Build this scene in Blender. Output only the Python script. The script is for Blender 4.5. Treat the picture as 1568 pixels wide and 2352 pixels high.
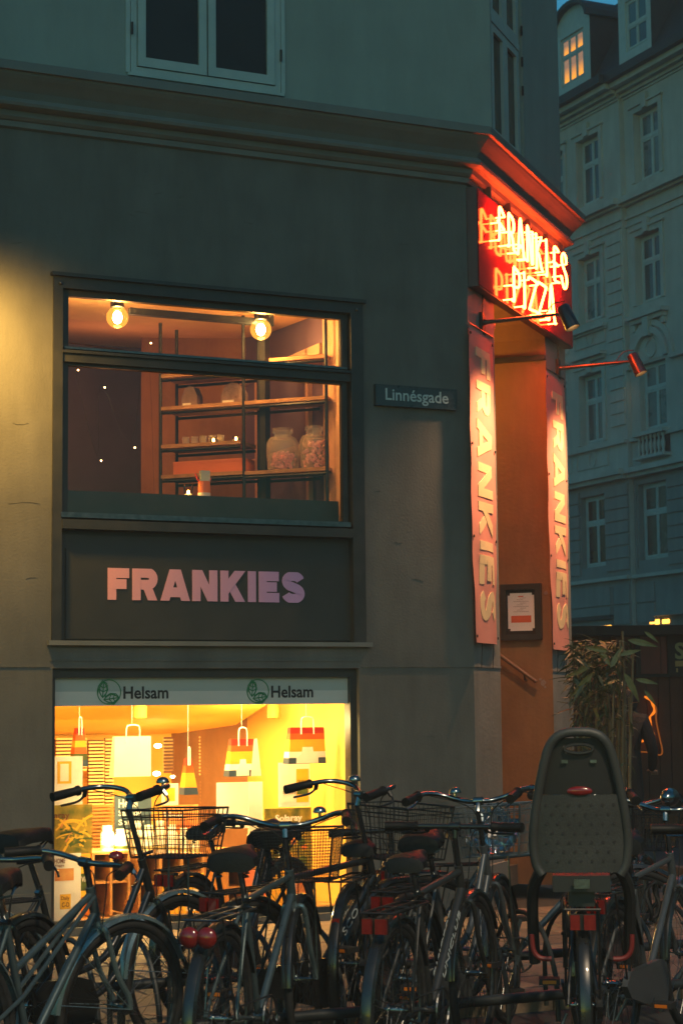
import bpy, bmesh, math, random
from mathutils import Vector, Matrix
for o in list(bpy.data.objects): bpy.data.objects.remove(o)
SC = bpy.context.scene
R = math.radians
random.seed(7)
# ------------------------------------------------------------------ camera, sky, sun, exposure
FPX, CXP, CYP = 4355.0, 784.0, 1176.0          # focal length and centre, in units of a 1568 x 2352 picture
PITCH, ROLL, EYE = 0.1048, -0.0107, 1.5
_c, _s, _cr, _sr = math.cos(PITCH), math.sin(PITCH), math.cos(ROLL), math.sin(ROLL)
up0 = Vector((0, -_s, _c)); rt0 = Vector((1, 0, 0))
rt = rt0*_cr + up0*_sr; upv = -rt0*_sr + up0*_cr; fw = Vector((0, _c, _s))
cam = bpy.data.objects.new('camera', bpy.data.cameras.new('camera'))
SC.collection.objects.link(cam); SC.camera = cam
M = Matrix.Identity(4)
for i in range(3): M[i][0], M[i][1], M[i][2] = rt[i], upv[i], -fw[i]
M[2][3] = EYE
cam.matrix_world = M
cam.data.sensor_fit = 'VERTICAL'; cam.data.sensor_height = 36.0
cam.data.lens = 36.0*FPX/2352.0
cam.data.clip_start = .05; cam.data.clip_end = 2000
cam.data.dof.use_dof = True; cam.data.dof.focus_distance = 11.5; cam.data.dof.aperture_fstop = 7.0
SC.render.resolution_x, SC.render.resolution_y = 682, 1024
W = bpy.data.worlds.new('World'); SC.world = W; W.use_nodes = True
nt = W.node_tree; nt.nodes.clear()
sky = nt.nodes.new('ShaderNodeTexSky'); sky.sky_type = 'NISHITA'; sky.sun_disc = False
sky.sun_elevation = R(1.0); sky.sun_rotation = R(200); sky.air_density = 1.0; sky.ozone_density = 3.0
tint = nt.nodes.new('ShaderNodeMix'); tint.data_type = 'RGBA'; tint.blend_type = 'MULTIPLY'
tint.inputs[0].default_value = 1.0; tint.inputs[7].default_value = (.33, .91, .79, 1)
bg = nt.nodes.new('ShaderNodeBackground'); bg.inputs['Strength'].default_value = 0.15
wo = nt.nodes.new('ShaderNodeOutputWorld')
nt.links.new(sky.outputs[0], tint.inputs[6]); nt.links.new(tint.outputs[2], bg.inputs[0]); nt.links.new(bg.outputs[0], wo.inputs[0])
sun = bpy.data.objects.new('sun', bpy.data.lights.new('sun', 'SUN')); SC.collection.objects.link(sun)
sun.data.energy = 0.02; sun.data.angle = R(30); sun.data.color = (.75, .95, 1)
sun.rotation_euler = (R(55), 0, R(200-180))
SC.view_settings.view_transform = 'Standard'; SC.view_settings.look = 'None'
SC.view_settings.exposure = 2.0; SC.view_settings.gamma = 1.0; SC.view_settings.use_curve_mapping = False
SC.render.engine = 'CYCLES'

# ------------------------------------------------------------------ geometry helpers
def ray(px, py):
    X = (px-CXP)/FPX; Z = -(py-CYP)/FPX
    x = X*_cr - Z*_sr; z2 = X*_sr + Z*_cr
    return Vector((x, _c - z2*_s, _s + z2*_c))
def on_ground(px, py, z=0.0):
    d = ray(px, py); t = (z-EYE)/d.z
    return Vector((0, 0, EYE)) + d*t
def at_depth(px, py, y):
    d = ray(px, py); return Vector((0, 0, EYE)) + d*(y/d.y)
class Frame:
    """vertical plane: x along it to the right, y into it (away), z up; origin on the ground"""
    def __init__(s, o, th):
        s.o = Vector((o[0], o[1], 0)); s.th = th
        s.ax = Vector((math.cos(th), math.sin(th), 0)); s.ay = Vector((-math.sin(th), math.cos(th), 0))
    def uz(s, px, py, w=0.0):
        d = ray(px, py); e = Vector((0, 0, EYE)); o = s.o - s.ay*w
        t = (o-e).dot(s.ay)/d.dot(s.ay); p = e + d*t
        return (p-s.o).dot(s.ax), p.z
    def world(s, u, y, z=0): return s.o + s.ax*u + s.ay*y + Vector((0, 0, z))
TA = R(90-64.67); TB = R(90-21.75); TF = R(-65.63)
p0 = on_ground(166, 2151)
_f = Frame(p0, TA); uc, _ = _f.uz(1086, 1450)
FA = Frame(_f.world(uc, 0), TA)
FB = Frame(FA.o, TB)
LB = FB.uz(1308, 1300)[0]
OL = FB.uz(1144, 1300)[0]; OR = FB.uz(1263, 1300)[0]
FP = Frame(FB.world(OR, 0), R(-21.75))        # right side wall of the entrance passage
FF = Frame(at_depth(1400, 1634, 52.0), TF)
print('LB', LB, 'OL', OL, 'OR', OR, 'corner', FA.o)

class MB:
    def __init__(s): s.v = []; s.f = []; s.m = []; s.cur = 0
    def quad(s, *p):
        n = len(s.v); s.v += [tuple(q) for q in p]; s.f.append(tuple(range(n, n+len(p)))); s.m.append(s.cur); return s
    def box(s, x0, y0, z0, x1, y1, z1, mt=None):
        n = len(s.v)
        P = [(x0,y0,z0),(x1,y0,z0),(x1,y1,z0),(x0,y1,z0),(x0,y0,z1),(x1,y0,z1),(x1,y1,z1),(x0,y1,z1)]
        if mt is not None: P = [tuple(mt @ Vector(q)) for q in P]
        s.v += P
        for q in ((3,2,1,0),(4,5,6,7),(0,1,5,4),(1,2,6,5),(2,3,7,6),(3,0,4,7)): s.f.append(tuple(n+i for i in q)); s.m.append(s.cur)
        return s
    def bar(s, a, b, wx, wy, up=(0,0,1)):
        a = Vector(a); b = Vector(b); d = (b-a).normalized(); u = Vector(up)
        if abs(d.dot(u)) > .95: u = Vector((1,0,0))
        x = d.cross(u).normalized(); y = x.cross(d)
        n = len(s.v)
        for p in (a, b):
            for i, j in ((-1,-1),(1,-1),(1,1),(-1,1)): s.v.append(tuple(p+x*(wx/2*i)+y*(wy/2*j)))
        for q in ((3,2,1,0),(4,5,6,7),(0,1,5,4),(1,2,6,5),(2,3,7,6),(3,0,4,7)): s.f.append(tuple(n+i for i in q)); s.m.append(s.cur)
        return s
    def tube(s, pts, r, seg=8, closed=False, cap=True):
        pts = [Vector(p) for p in pts]; N = len(pts)
        rr = r if isinstance(r, (list, tuple)) else [r]*N
        n0 = len(s.v); prev = None
        for i, p in enumerate(pts):
            if closed: d = pts[(i+1) % N]-pts[i-1]
            else: d = pts[min(i+1, N-1)]-pts[max(i-1, 0)]
            d = d.normalized() if d.length > 1e-9 else Vector((0,0,1))
            if prev is None:
                u = Vector((0,0,1)) if abs(d.z) < .9 else Vector((1,0,0))
                x = d.cross(u).normalized()
            else:
                x = (prev - d*prev.dot(d)); x = x.normalized() if x.length > 1e-6 else d.orthogonal().normalized()
            prev = x; y = d.cross(x)
            for k in range(seg):
                a = 2*math.pi*k/seg; s.v.append(tuple(p + (x*math.cos(a)+y*math.sin(a))*rr[i]))
        for i in range(N if closed else N-1):
            for k in range(seg):
                a = n0+i*seg+k; b = n0+i*seg+(k+1) % seg; c = n0+((i+1) % N)*seg+(k+1) % seg; d = n0+((i+1) % N)*seg+k
                s.f.append((a, b, c, d)); s.m.append(s.cur)
        if cap and not closed:
            s.f.append(tuple(n0+k for k in reversed(range(seg)))); s.m.append(s.cur)
            s.f.append(tuple(n0+(N-1)*seg+k for k in range(seg))); s.m.append(s.cur)
        return s
    def lathe(s, prof, seg=16, mt=None):
        n0 = len(s.v)
        for r, z in prof:
            for k in range(seg):
                a = 2*math.pi*k/seg; p = Vector((r*math.cos(a), r*math.sin(a), z))
                s.v.append(tuple(mt @ p if mt is not None else p))
        for i in range(len(prof)-1):
            for k in range(seg):
                a = n0+i*seg+k; b = n0+i*seg+(k+1) % seg
                s.f.append((a, b, b+seg, a+seg)); s.m.append(s.cur)
        return s
    def ball(s, c, r, seg=12, ring=8, sc=(1,1,1)):
        prof = [(max(1e-4, math.sin(math.pi*i/ring)), -math.cos(math.pi*i/ring)) for i in range(ring+1)]
        mt = Matrix.Translation(c) @ Matrix.Diagonal((r*sc[0], r*sc[1], r*sc[2], 1))
        return s.lathe(prof, seg, mt)
    def extr(s, poly, y0, y1):
        """poly in (x,z), extruded along y"""
        n = len(s.v); k = len(poly)
        for y in (y0, y1): s.v += [(p[0], y, p[1]) for p in poly]
        s.f.append(tuple(range(n, n+k))); s.m.append(s.cur); s.f.append(tuple(reversed(range(n+k, n+2*k)))); s.m.append(s.cur)
        for i in range(k):
            j = (i+1) % k; s.f.append((n+i, n+k+i, n+k+j, n+j)); s.m.append(s.cur)
        return s
    def xf(s, mt, start=0):
        s.v = s.v[:start]+[tuple(mt @ Vector(p)) for p in s.v[start:]]; return s
    def mesh(s, name, mat, smooth=False, bevel=0):
        me = bpy.data.meshes.new(name); me.from_pydata(s.v, [], s.f)
        mats = mat if isinstance(mat, (list, tuple)) else [mat]
        for m in mats: me.materials.append(m)
        for i, p in enumerate(me.polygons):
            p.material_index = min(s.m[i], len(mats)-1); p.use_smooth = smooth
        me.update()
        bm = bmesh.new(); bm.from_mesh(me); bmesh.ops.recalc_face_normals(bm, faces=bm.faces)
        bm.to_mesh(me); bm.free()
        if smooth:
            try: me.set_sharp_from_angle(angle=R(40))
            except Exception: pass
        return me
    def build(s, name, mat, parent=None, loc=(0,0,0), rot=None, smooth=False, mtx=None, **kw):
        o = bpy.data.objects.new(name, s.mesh(name, mat, smooth)); SC.collection.objects.link(o)
        if parent is not None: o.parent = parent
        o.location = loc
        if rot is not None: o.rotation_euler = rot
        if mtx is not None: o.matrix_local = mtx
        return props(o, **kw)
def props(o, label=None, cat=None, group=None, kind=None):
    if label: o['label'] = label
    if cat: o['category'] = cat
    if group: o['group'] = group
    if kind: o['kind'] = kind
    return o
def empty(name, loc=(0,0,0), rz=0.0, parent=None, **kw):
    o = bpy.data.objects.new(name, None); SC.collection.objects.link(o); o.empty_display_size = .1
    o.location = loc; o.rotation_euler = (0, 0, rz)
    if parent is not None: o.parent = parent
    return props(o, **kw)
def inst(src, name, parent=None, loc=(0,0,0), rot=(0,0,0), scale=(1,1,1), **kw):
    o = bpy.data.objects.new(name, src.data if hasattr(src, 'data') else src); SC.collection.objects.link(o)
    if parent is not None: o.parent = parent
    o.location = loc; o.rotation_euler = rot; o.scale = scale
    return props(o, **kw)
def smooth_path(pts, n=6, closed=False):
    P = [Vector(p) for p in pts]; out = []; N = len(P)
    for i in range(N if closed else N-1):
        a = P[i-1] if (i or closed) else P[0]; b = P[i]; c = P[(i+1) % N]; d = P[(i+2) % N] if (closed or i+2 < N) else P[-1]
        for k in range(n):
            t = k/n
            out.append(.5*((2*b)+(c-a)*t+(2*a-5*b+4*c-d)*t*t+(3*b-a-3*c+d)*t**3))
    if not closed: out.append(P[-1])
    return out
_tc = {}
def text_mesh(txt, mat, size=1.0, ext=.002, off=0.0, sx=1.0, sp=1.0, align='CENTER'):
    """flat text in the x-z plane facing -y, centred"""
    cu = bpy.data.curves.new('lettering', 'FONT'); cu.body = txt; cu.size = size; cu.extrude = ext; cu.offset = off
    cu.align_x = align; cu.align_y = 'CENTER'; cu.resolution_u = 3; cu.space_character = sp
    ob = bpy.data.objects.new('tmp_text', cu); SC.collection.objects.link(ob)
    dg = bpy.context.evaluated_depsgraph_get()
    me = bpy.data.meshes.new_from_object(ob.evaluated_get(dg)); bpy.data.objects.remove(ob)
    me.transform(Matrix.Rotation(R(90), 4, 'X') @ Matrix.Diagonal((sx, 1, 1, 1)))
    me.materials.clear(); me.materials.append(mat)
    return me
def mesh_obj(name, me, parent=None, loc=(0,0,0), rot=(0,0,0), **kw):
    o = bpy.data.objects.new(name, me); SC.collection.objects.link(o)
    if parent is not None: o.parent = parent
    o.location = loc; o.rotation_euler = rot
    return props(o, **kw)
def fit_text(name, txt, mat, parent, u0, u1, z0, z1, y, ext=.002, off=0.0, **kw):
    me = text_mesh(txt, mat, 1.0, ext, off)
    xs = [v.co.x for v in me.vertices]; zs = [v.co.z for v in me.vertices]
    a, b, c, d = min(xs), max(xs), min(zs), max(zs)
    sx = (u1-u0)/(b-a); sz = (z1-z0)/(d-c)
    me.transform(Matrix.Translation(((u0-a*sx), 0, (z0-c*sz))) @ Matrix.Diagonal((sx, 1, sz, 1)))
    return mesh_obj(name, me, parent, (0, y, 0), **kw)

# ------------------------------------------------------------------ materials
def mat(name, col, rough=.6, metal=0.0, var=0.0, scale=8.0, bump=0.0, bscale=60.0, spec=.5, col2=None, coat=0.0, detail=6.0, stain=0.0, trans=0.0, ior=0):
    m = bpy.data.materials.new(name); m.use_nodes = True; t = m.node_tree
    b = t.nodes['Principled BSDF']; b.inputs['Roughness'].default_value = rough; b.inputs['Metallic'].default_value = metal
    b.inputs['Specular IOR Level'].default_value = spec; b.inputs['Coat Weight'].default_value = coat
    if trans: b.inputs['Transmission Weight'].default_value = trans
    b.inputs['Base Color'].default_value = (*col, 1)
    if ior: b.inputs['IOR'].default_value = ior
    tc = t.nodes.new('ShaderNodeTexCoord')
    if var > 0 or col2 is not None:
        n = t.nodes.new('ShaderNodeTexNoise'); n.inputs['Scale'].default_value = scale; n.inputs['Detail'].default_value = detail
        t.links.new(tc.outputs['Object'], n.inputs['Vector'])
        cr = t.nodes.new('ShaderNodeValToRGB'); cr.color_ramp.elements[0].position = .3; cr.color_ramp.elements[1].position = .7
        c2 = col2 if col2 is not None else tuple(c*(1+var) for c in col)
        c1 = col if col2 is not None else tuple(c*(1-var) for c in col)
        cr.color_ramp.elements[0].color = (*c1, 1); cr.color_ramp.elements[1].color = (*c2, 1)
        t.links.new(n.outputs['Fac'], cr.inputs['Fac']); last = cr.outputs[0]
        if stain > 0:
            n2 = t.nodes.new('ShaderNodeTexNoise'); n2.inputs['Scale'].default_value = 1.3; n2.inputs['Detail'].default_value = 9; n2.inputs['Roughness'].default_value = .7
            mp = t.nodes.new('ShaderNodeMapping'); mp.inputs['Scale'].default_value = (1.6, 1.6, .35)
            t.links.new(tc.outputs['Object'], mp.inputs[0]); t.links.new(mp.outputs[0], n2.inputs['Vector'])
            r2 = t.nodes.new('ShaderNodeValToRGB'); r2.color_ramp.elements[0].position = .35; r2.color_ramp.elements[1].position = .65
            r2.color_ramp.elements[0].color = (1-stain, 1-stain, 1-stain*1.05, 1); r2.color_ramp.elements[1].color = (1, 1, 1, 1)
            mx = t.nodes.new('ShaderNodeMix'); mx.data_type = 'RGBA'; mx.blend_type = 'MULTIPLY'; mx.inputs[0].default_value = 1
            t.links.new(n2.outputs['Fac'], r2.inputs['Fac']); t.links.new(last, mx.inputs[6]); t.links.new(r2.outputs[0], mx.inputs[7]); last = mx.outputs[2]
        t.links.new(last, b.inputs['Base Color'])
        if rough > .1:
            mr = t.nodes.new('ShaderNodeMapRange'); mr.inputs[3].default_value = max(.03, rough-.12); mr.inputs[4].default_value = min(1, rough+.12)
            t.links.new(n.outputs['Fac'], mr.inputs[0]); t.links.new(mr.outputs[0], b.inputs['Roughness'])
    if bump > 0:
        n3 = t.nodes.new('ShaderNodeTexNoise'); n3.inputs['Scale'].default_value = bscale; n3.inputs['Detail'].default_value = 5
        t.links.new(tc.outputs['Object'], n3.inputs['Vector'])
        bp = t.nodes.new('ShaderNodeBump'); bp.inputs['Strength'].default_value = bump; bp.inputs['Distance'].default_value = .01
        t.links.new(n3.outputs['Fac'], bp.inputs['Height']); t.links.new(bp.outputs[0], b.inputs['Normal'])
    return m
def emit(name, col, strength):
    m = bpy.data.materials.new(name); m.use_nodes = True; t = m.node_tree; t.nodes.clear()
    e = t.nodes.new('ShaderNodeEmission'); e.inputs[0].default_value = (*col, 1); e.inputs[1].default_value = strength
    o = t.nodes.new('ShaderNodeOutputMaterial'); t.links.new(e.outputs[0], o.inputs[0]); return m
def glassmat(name, tintc=(1,1,1), refl=1.0, rough=.0, ior=1.5):
    m = bpy.data.materials.new(name); m.use_nodes = True; t = m.node_tree; t.nodes.clear()
    tr = t.nodes.new('ShaderNodeBsdfTransparent'); tr.inputs[0].default_value = (*tintc, 1)
    gl = t.nodes.new('ShaderNodeBsdfGlossy'); gl.inputs['Roughness'].default_value = rough; gl.inputs[0].default_value = (refl, refl, refl, 1)
    fr = t.nodes.new('ShaderNodeFresnel'); fr.inputs[0].default_value = ior
    mx = t.nodes.new('ShaderNodeMixShader'); o = t.nodes.new('ShaderNodeOutputMaterial')
    t.links.new(fr.outputs[0], mx.inputs[0]); t.links.new(tr.outputs[0], mx.inputs[1]); t.links.new(gl.outputs[0], mx.inputs[2]); t.links.new(mx.outputs[0], o.inputs[0])
    return m
MT = {}
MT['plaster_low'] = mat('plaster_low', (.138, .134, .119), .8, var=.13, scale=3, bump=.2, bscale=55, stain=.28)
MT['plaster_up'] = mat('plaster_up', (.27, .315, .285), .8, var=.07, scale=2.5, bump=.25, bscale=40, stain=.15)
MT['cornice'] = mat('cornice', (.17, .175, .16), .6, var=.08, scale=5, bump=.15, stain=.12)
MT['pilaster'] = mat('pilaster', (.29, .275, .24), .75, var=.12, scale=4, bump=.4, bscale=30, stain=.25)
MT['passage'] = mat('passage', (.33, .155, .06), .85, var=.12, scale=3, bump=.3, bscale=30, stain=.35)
MT['blackwood'] = mat('blackwood', (.032, .031, .028), .42, var=.25, scale=7, bump=.12, bscale=25)
MT['signboard'] = mat('signboard', (.036, .035, .031), .5, var=.12, scale=5, bump=.08)
MT['whitewood'] = mat('whitewood', (.40, .46, .43), .5, var=.08, scale=6, bump=.1)
MT['glass'] = glassmat('window_glass', (.96, .96, .94), 1.0)
MT['darkpane'] = mat('dark_pane', (.018, .022, .022), .12, spec=.28, var=.3, scale=1.2)
MT['farpane'] = mat('far_pane', (.05, .10, .105), .12, spec=.9, var=.5, scale=.7)
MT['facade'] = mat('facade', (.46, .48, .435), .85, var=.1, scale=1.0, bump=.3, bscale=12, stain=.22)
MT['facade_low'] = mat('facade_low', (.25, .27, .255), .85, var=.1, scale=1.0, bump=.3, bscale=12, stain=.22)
MT['slate'] = mat('slate', (.03, .031, .03), .6, var=.25, scale=6, bump=.3, bscale=15)
MT['farwhite'] = mat('far_white', (.42, .50, .47), .5, var=.08, scale=5)
MT['asphalt'] = mat('asphalt', (.05, .05, .048), .85, var=.2, scale=20, bump=.5, bscale=120)
MT['slab'] = mat('paving_slab', (.27, .19, .13), .7, var=.18, scale=7, bump=.5, bscale=70, stain=.3)
MT['slab2'] = mat('paving_slab_dark', (.20, .145, .10), .7, var=.18, scale=9, bump=.5, bscale=70, stain=.3)
MT['black'] = mat('black_paint', (.012, .012, .012), .35, var=.3, scale=30, coat=.3)
MT['rubber'] = mat('rubber', (.014, .014, .014), .75, var=.3, scale=40, bump=.2, bscale=200)
MT['vinyl'] = mat('saddle_vinyl', (.007, .007, .007), .5, var=.25, scale=25, bump=.2, bscale=150, spec=.25)
MT['chrome'] = mat('chrome', (.26, .28, .28), .2, 1.0, var=.2, scale=25)
MT['steel'] = mat('steel', (.15, .155, .155), .35, 1.0, var=.25, scale=25, bump=.1)
MT['redplastic'] = mat('red_reflector', (.17, .006, .004), .2, coat=.6, var=.2, scale=60)
MT['amber'] = mat('amber_reflector', (.6, .16, .01), .25, coat=.5)
MT['darkmetal'] = mat('dark_metal', (.03, .03, .03), .45, .6, var=.2, scale=20)
MT['wood'] = mat('shelf_wood', (.42, .22, .10), .6, var=.25, scale=9)
MT['paper'] = mat('white_paper', (.78, .76, .70), .6, var=.03, scale=10)
MT['cream'] = mat('cream_print', (.95, .70, .38), .6)
MT['pinkcloth'] = mat('pink_banner_cloth', (.80, .31, .24), .7, var=.06, scale=5, bump=.1, bscale=200)
# ------------------------------------------------------------------ ground
g = MB(); n = 24
for i in range(n):
    for j in range(n):
        x0 = -300+600*i/n; x1 = -300+600*(i+1)/n; y0 = -200+600*j/n; y1 = -200+600*(j+1)/n
        g.quad((x0,y0,-.12),(x1,y0,-.12),(x1,y1,-.12),(x0,y1,-.12))
g.build('street_ground', MT['asphalt'], kind='structure')
pav = MB(); pav.box(-14, -7.2, -.13, 3.6, -.0, -.055)
pavement = pav.build('pavement', MT['asphalt'], loc=FA.o, rot=(0,0,TA), kind='structure')
kb = MB(); kb.box(-14, -7.34, -.13, 3.75, -7.2, -.01); kb.box(3.6, -7.2, -.13, 3.75, 6, -.01)
kb.build('kerb', MT['slab2'], pavement)
DL = TB-TA
def in_building(x, y):   # in FA coordinates
    if y > -.01: return x < .02 or (x*math.sin(DL) - y*math.cos(DL)) < .01
    return False
sl = []
for k in range(3):
    m = MB(); s2 = .1955; h = .06
    j = [random.uniform(-.0015, .0015) for _ in range(8)]
    m.v = [(-s2,-s2,0),(s2,-s2,0),(s2,s2,0),(-s2,s2,0),(-s2,-s2,h-.008),(s2,-s2,h-.008),(s2,s2,h-.008),(-s2,s2,h-.008),
           (-s2+.008+j[0],-s2+.008,h+j[4]),(s2-.008,-s2+.008+j[1],h+j[5]),(s2-.008+j[2],s2-.008,h+j[6]),(-s2+.008,s2-.008+j[3],h+j[7])]
    m.f = [(0,1,5,4),(1,2,6,5),(2,3,7,6),(3,0,4,7),(4,5,9,8),(5,6,10,9),(6,7,11,10),(7,4,8,11),(8,9,10,11)]; m.m = [0]*9
    sl.append(m.mesh('slab', MT['slab' if k else 'slab2']))
for i in range(21):
    for jx in range(10):
        x = -5.0+.4*i+(.2 if jx % 2 else 0); y = -.2-.4*jx
        d = FA.world(x, y)
        if d.y < 8.6 or x > 3.3: continue
        inst(sl[random.choice((0,1,1,2,2))], 'paving_slab', pavement, (x, y, -.057+random.uniform(-.003,.003)), (random.uniform(-.006,.006), random.uniform(-.006,.006), random.choice((0,1,2,3))*math.pi/2))
# ------------------------------------------------------------------ corner building
bld = empty('corner_building', FA.o, TA, label='grey plastered corner building with a chamfered corner, dark bay window and lit basement shop', cat='building')
def AZ(px, py, w=0.0): return FA.uz(px, py, w)
def holed_wall(mb, x0, x1, z0, z1, holes, depth):
    xs = sorted({x0, x1, *[h[0] for h in holes], *[h[2] for h in holes]}); zs = sorted({z0, z1, *[h[1] for h in holes], *[h[3] for h in holes]})
    for i in range(len(xs)-1):
        for j in range(len(zs)-1):
            cx, cz = (xs[i]+xs[i+1])/2, (zs[j]+zs[j+1])/2
            if any(h[0] < cx < h[2] and h[1] < cz < h[3] for h in holes): continue
            mb.quad((xs[i],0,zs[j]),(xs[i+1],0,zs[j]),(xs[i+1],0,zs[j+1]),(xs[i],0,zs[j+1]))
    for a, b, c, d in holes:
        D = depth
        mb.quad((a,0,b),(a,D,b),(a,D,d),(a,0,d)); mb.quad((c,0,b),(c,0,d),(c,D,d),(c,D,b))
        mb.quad((a,0,d),(a,D,d),(c,D,d),(c,0,d)); mb.quad((a,0,b),(c,0,b),(c,D,b),(a,D,b))
ZC = AZ(0, 262)[1]; ZC = (ZC + AZ(1060, 386)[1])/2
bayL, bayT = AZ(126, 636); bayR, _z = AZ(826, 697); bayT = (bayT+_z)/2
bayB = (AZ(140, 1471)[1]+AZ(820, 1479)[1])/2
shL = AZ(120, 1800)[0]; shR = AZ(826, 1700)[0]; shT = (AZ(120, 1537)[1]+AZ(828, 1533)[1])/2
shB = (AZ(122, 2138)[1]+AZ(669, 2100)[1])/2
print('bay', bayL, bayR, bayB, bayT, 'shop', shL, shR, shB, shT, 'ZC', ZC, 'LB', LB)
UL = -7.0
t1, t2 = math.tan(DL/2), math.tan((math.pi/2-DL)/2)
wb = MB()
holed_wall(wb, UL, 0, 0, ZC, [(bayL, bayB, bayR, bayT), (shL, shB, shR, shT)], .16)
wallA = wb.build('wall', MT['plaster_low'], bld)
# fine horizontal plaster joints and the rendered plinth, as real thin grooves / ledge strips
jt = MB()
zj = AZ(950, 1531)[1]
jt.box(UL, -.006, zj-.006, shL-.02, .002, zj+.004); jt.box(shR+.02, -.006, zj-.006, -.002, .002, zj+.004)
jt.box(shL-.02, -.006, shT+.05, shR+.02, .002, shT+.062)
jt.build('plaster_joint', MT['plaster_low'], bld, kind='stuff')
pl = MB(); pl.box(UL, -.025, 0, shL-.012, .01, .30); pl.build('plinth', MT['plaster_low'], bld); pl = MB(); pl.box(shR+.012, -.025, 0, -.004, .01, .30)
pl.build('plinth', MT['plaster_low'], bld)
# hairline cracks and small scars in the render
MT['crack'] = mat('crack_dirt', (.06,.056,.05), .9)
ck_ = MB(); _r = random.Random(5)
for px, py, ln in ((20,1157,70),(30,972,40),(310,485,38),(355,445,22),(295,493,20),(410,452,16),(700,395,14),(25,560,30),(60,1330,26),(945,1330,40),(905,1245,22),(1000,1840,30),(915,560,26),(560,510,24),(860,1130,18),(1010,700,22),(980,1690,26)):
    u, z = AZ(px, py); P_ = [Vector((u, -.0012, z))]
    for k in range(7): P_.append(P_[-1]+Vector((ln/350/7*_r.uniform(.6,1.4), 0, _r.uniform(-.006,.006))))
    ck_.tube(P_, [.0006+.0013*_r.random() for _ in P_], 4)
ck_.build('render_cracks', MT['crack'], bld, kind='stuff')
# chamfered corner face (frame FB: x along the face)
cb = empty('entrance_front', (0,0,0), DL, bld)
fw_ = MB(); zs_ = FB.uz(1252, 814)[1]; rad = (OR-OL)/2; cx = (OL+OR)/2; rise = rad*.95
PD = .02; print('passage u at left edge', FP.uz(1146,1300))
m = fw_
m.quad((0,0,0),(OL,0,0),(OL,0,zs_),(0,0,zs_)); m.quad((OR,0,0),(LB,0,0),(LB,0,zs_),(OR,0,zs_))
NA = 16; arc = [(cx-rad*math.cos(math.pi*k/NA), zs_+rise*math.sin(math.pi*k/NA)) for k in range(NA+1)]
m.quad((0,0,zs_),(OL,0,zs_),(OL,0,ZC),(0,0,ZC)); m.quad((OR,0,zs_),(LB,0,zs_),(LB,0,ZC),(OR,0,ZC))
for k in range(NA):
    a, b = arc[k], arc[k+1]; m.quad((a[0],0,a[1]),(b[0],0,b[1]),(b[0],0,ZC),(a[0],0,ZC))
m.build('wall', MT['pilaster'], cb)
# passage: vaulted, lit orange
ps = MB(); D = 3.2
ps.quad((OR,0,0),(OR,D,0),(OR,D,zs_),(OR,0,zs_)); ps.quad((OL,0,0),(OL,0,zs_),(OL,D,zs_),(OL,D,0))
for k in range(NA):
    a, b = arc[k], arc[k+1]; ps.quad((a[0],0,a[1]),(a[0],D,a[1]),(b[0],D,b[1]),(b[0],0,b[1]))
ps.quad((OL,D,0),(OR,D,0),(OR,D,zs_+rise),(OL,D,zs_+rise))
ps.build('passage_wall', MT['passage'], cb)
st = MB()
for k in range(8): st.box(OL+.002, .35+k*.28, 0, OR-.002, D-.002, .17*(k+1)-.001*k)
st.build('steps', MT['slab2'], cb)
im = MB(); im.box(OR-.04, .002, zs_-.05, OR-.001, D-.01, zs_-.005); im.box(OL+.001, .002, zs_-.05, OL+.05, D-.01, zs_-.005)
im.build('impost_strip', MT['blackwood'], cb)
# pilaster base joints
pj = MB(); zpj = FB.uz(1115, 1531)[1]
pj.box(.002, -.007, zpj-.008, OL-.002, .002, zpj+.006); pj.box(OR+.002, -.007, zpj-.008, LB-.002, .002, zpj+.006)
pj.build('plaster_joint', MT['pilaster'], cb, kind='stuff')
pj = MB(); pj.box(-.002,-.03,0,OL,.002,.32); pj.build('pilaster_base', MT['pilaster'], cb); pj = MB(); pj.box(OR,-.03,0,LB+.02,.002,.32)
pj.build('pilaster_base', MT['pilaster'], cb)
# third wall (street side) and closing body
bx = LB*math.cos(DL); by = LB*math.sin(DL)
tw = MB(); tw.quad((bx,by,0),(bx,by+12,0),(bx,by+12,ZC),(bx,by,ZC)); tw.build('wall', MT['plaster_low'], bld)
# cornice swept round the corner
prof = [(.0,.095),(.02,.09),(.24,.066),(.25,.060),(.25,.0),(.225,-.004),(.22,-.02),(.20,-.045),(.17,-.075),(.135,-.115),(.115,-.150),(.112,-.158),(.135,-.168),(.15,-.195),(.142,-.215),(.11,-.228),(.07,-.232),(.065,-.27),(.045,-.29),(.03,-.295),(.028,-.335),(.0,-.345)]
zlip = (AZ(0,156,.24)[1]+AZ(1100,305,.24)[1])/2
sB = math.sin(DL); cB = math.cos(DL)
def ring(w, z):
    e = LB - .22 + w*t2
    return [(UL, -w, z), (w*t1, -w, z), (w*sB+e*cB, -w*cB+e*sB, z), (w*sB+e*cB, -w*cB+e*sB+12, z)]
co = MB(); base = len(co.v)
for w, dz in prof: co.v += ring(w, zlip+dz)
for i in range(len(prof)-1):
    for k in range(3):
        a = i*4+k; co.f.append((a, a+1, a+5, a+4)); co.m.append(0)
zcb = zlip+prof[-1][1]
co.build('cornice', MT['cornice'], bld)
print('zlip', zlip, 'cornice bottom', zcb, 'wall top', ZC)
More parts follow.
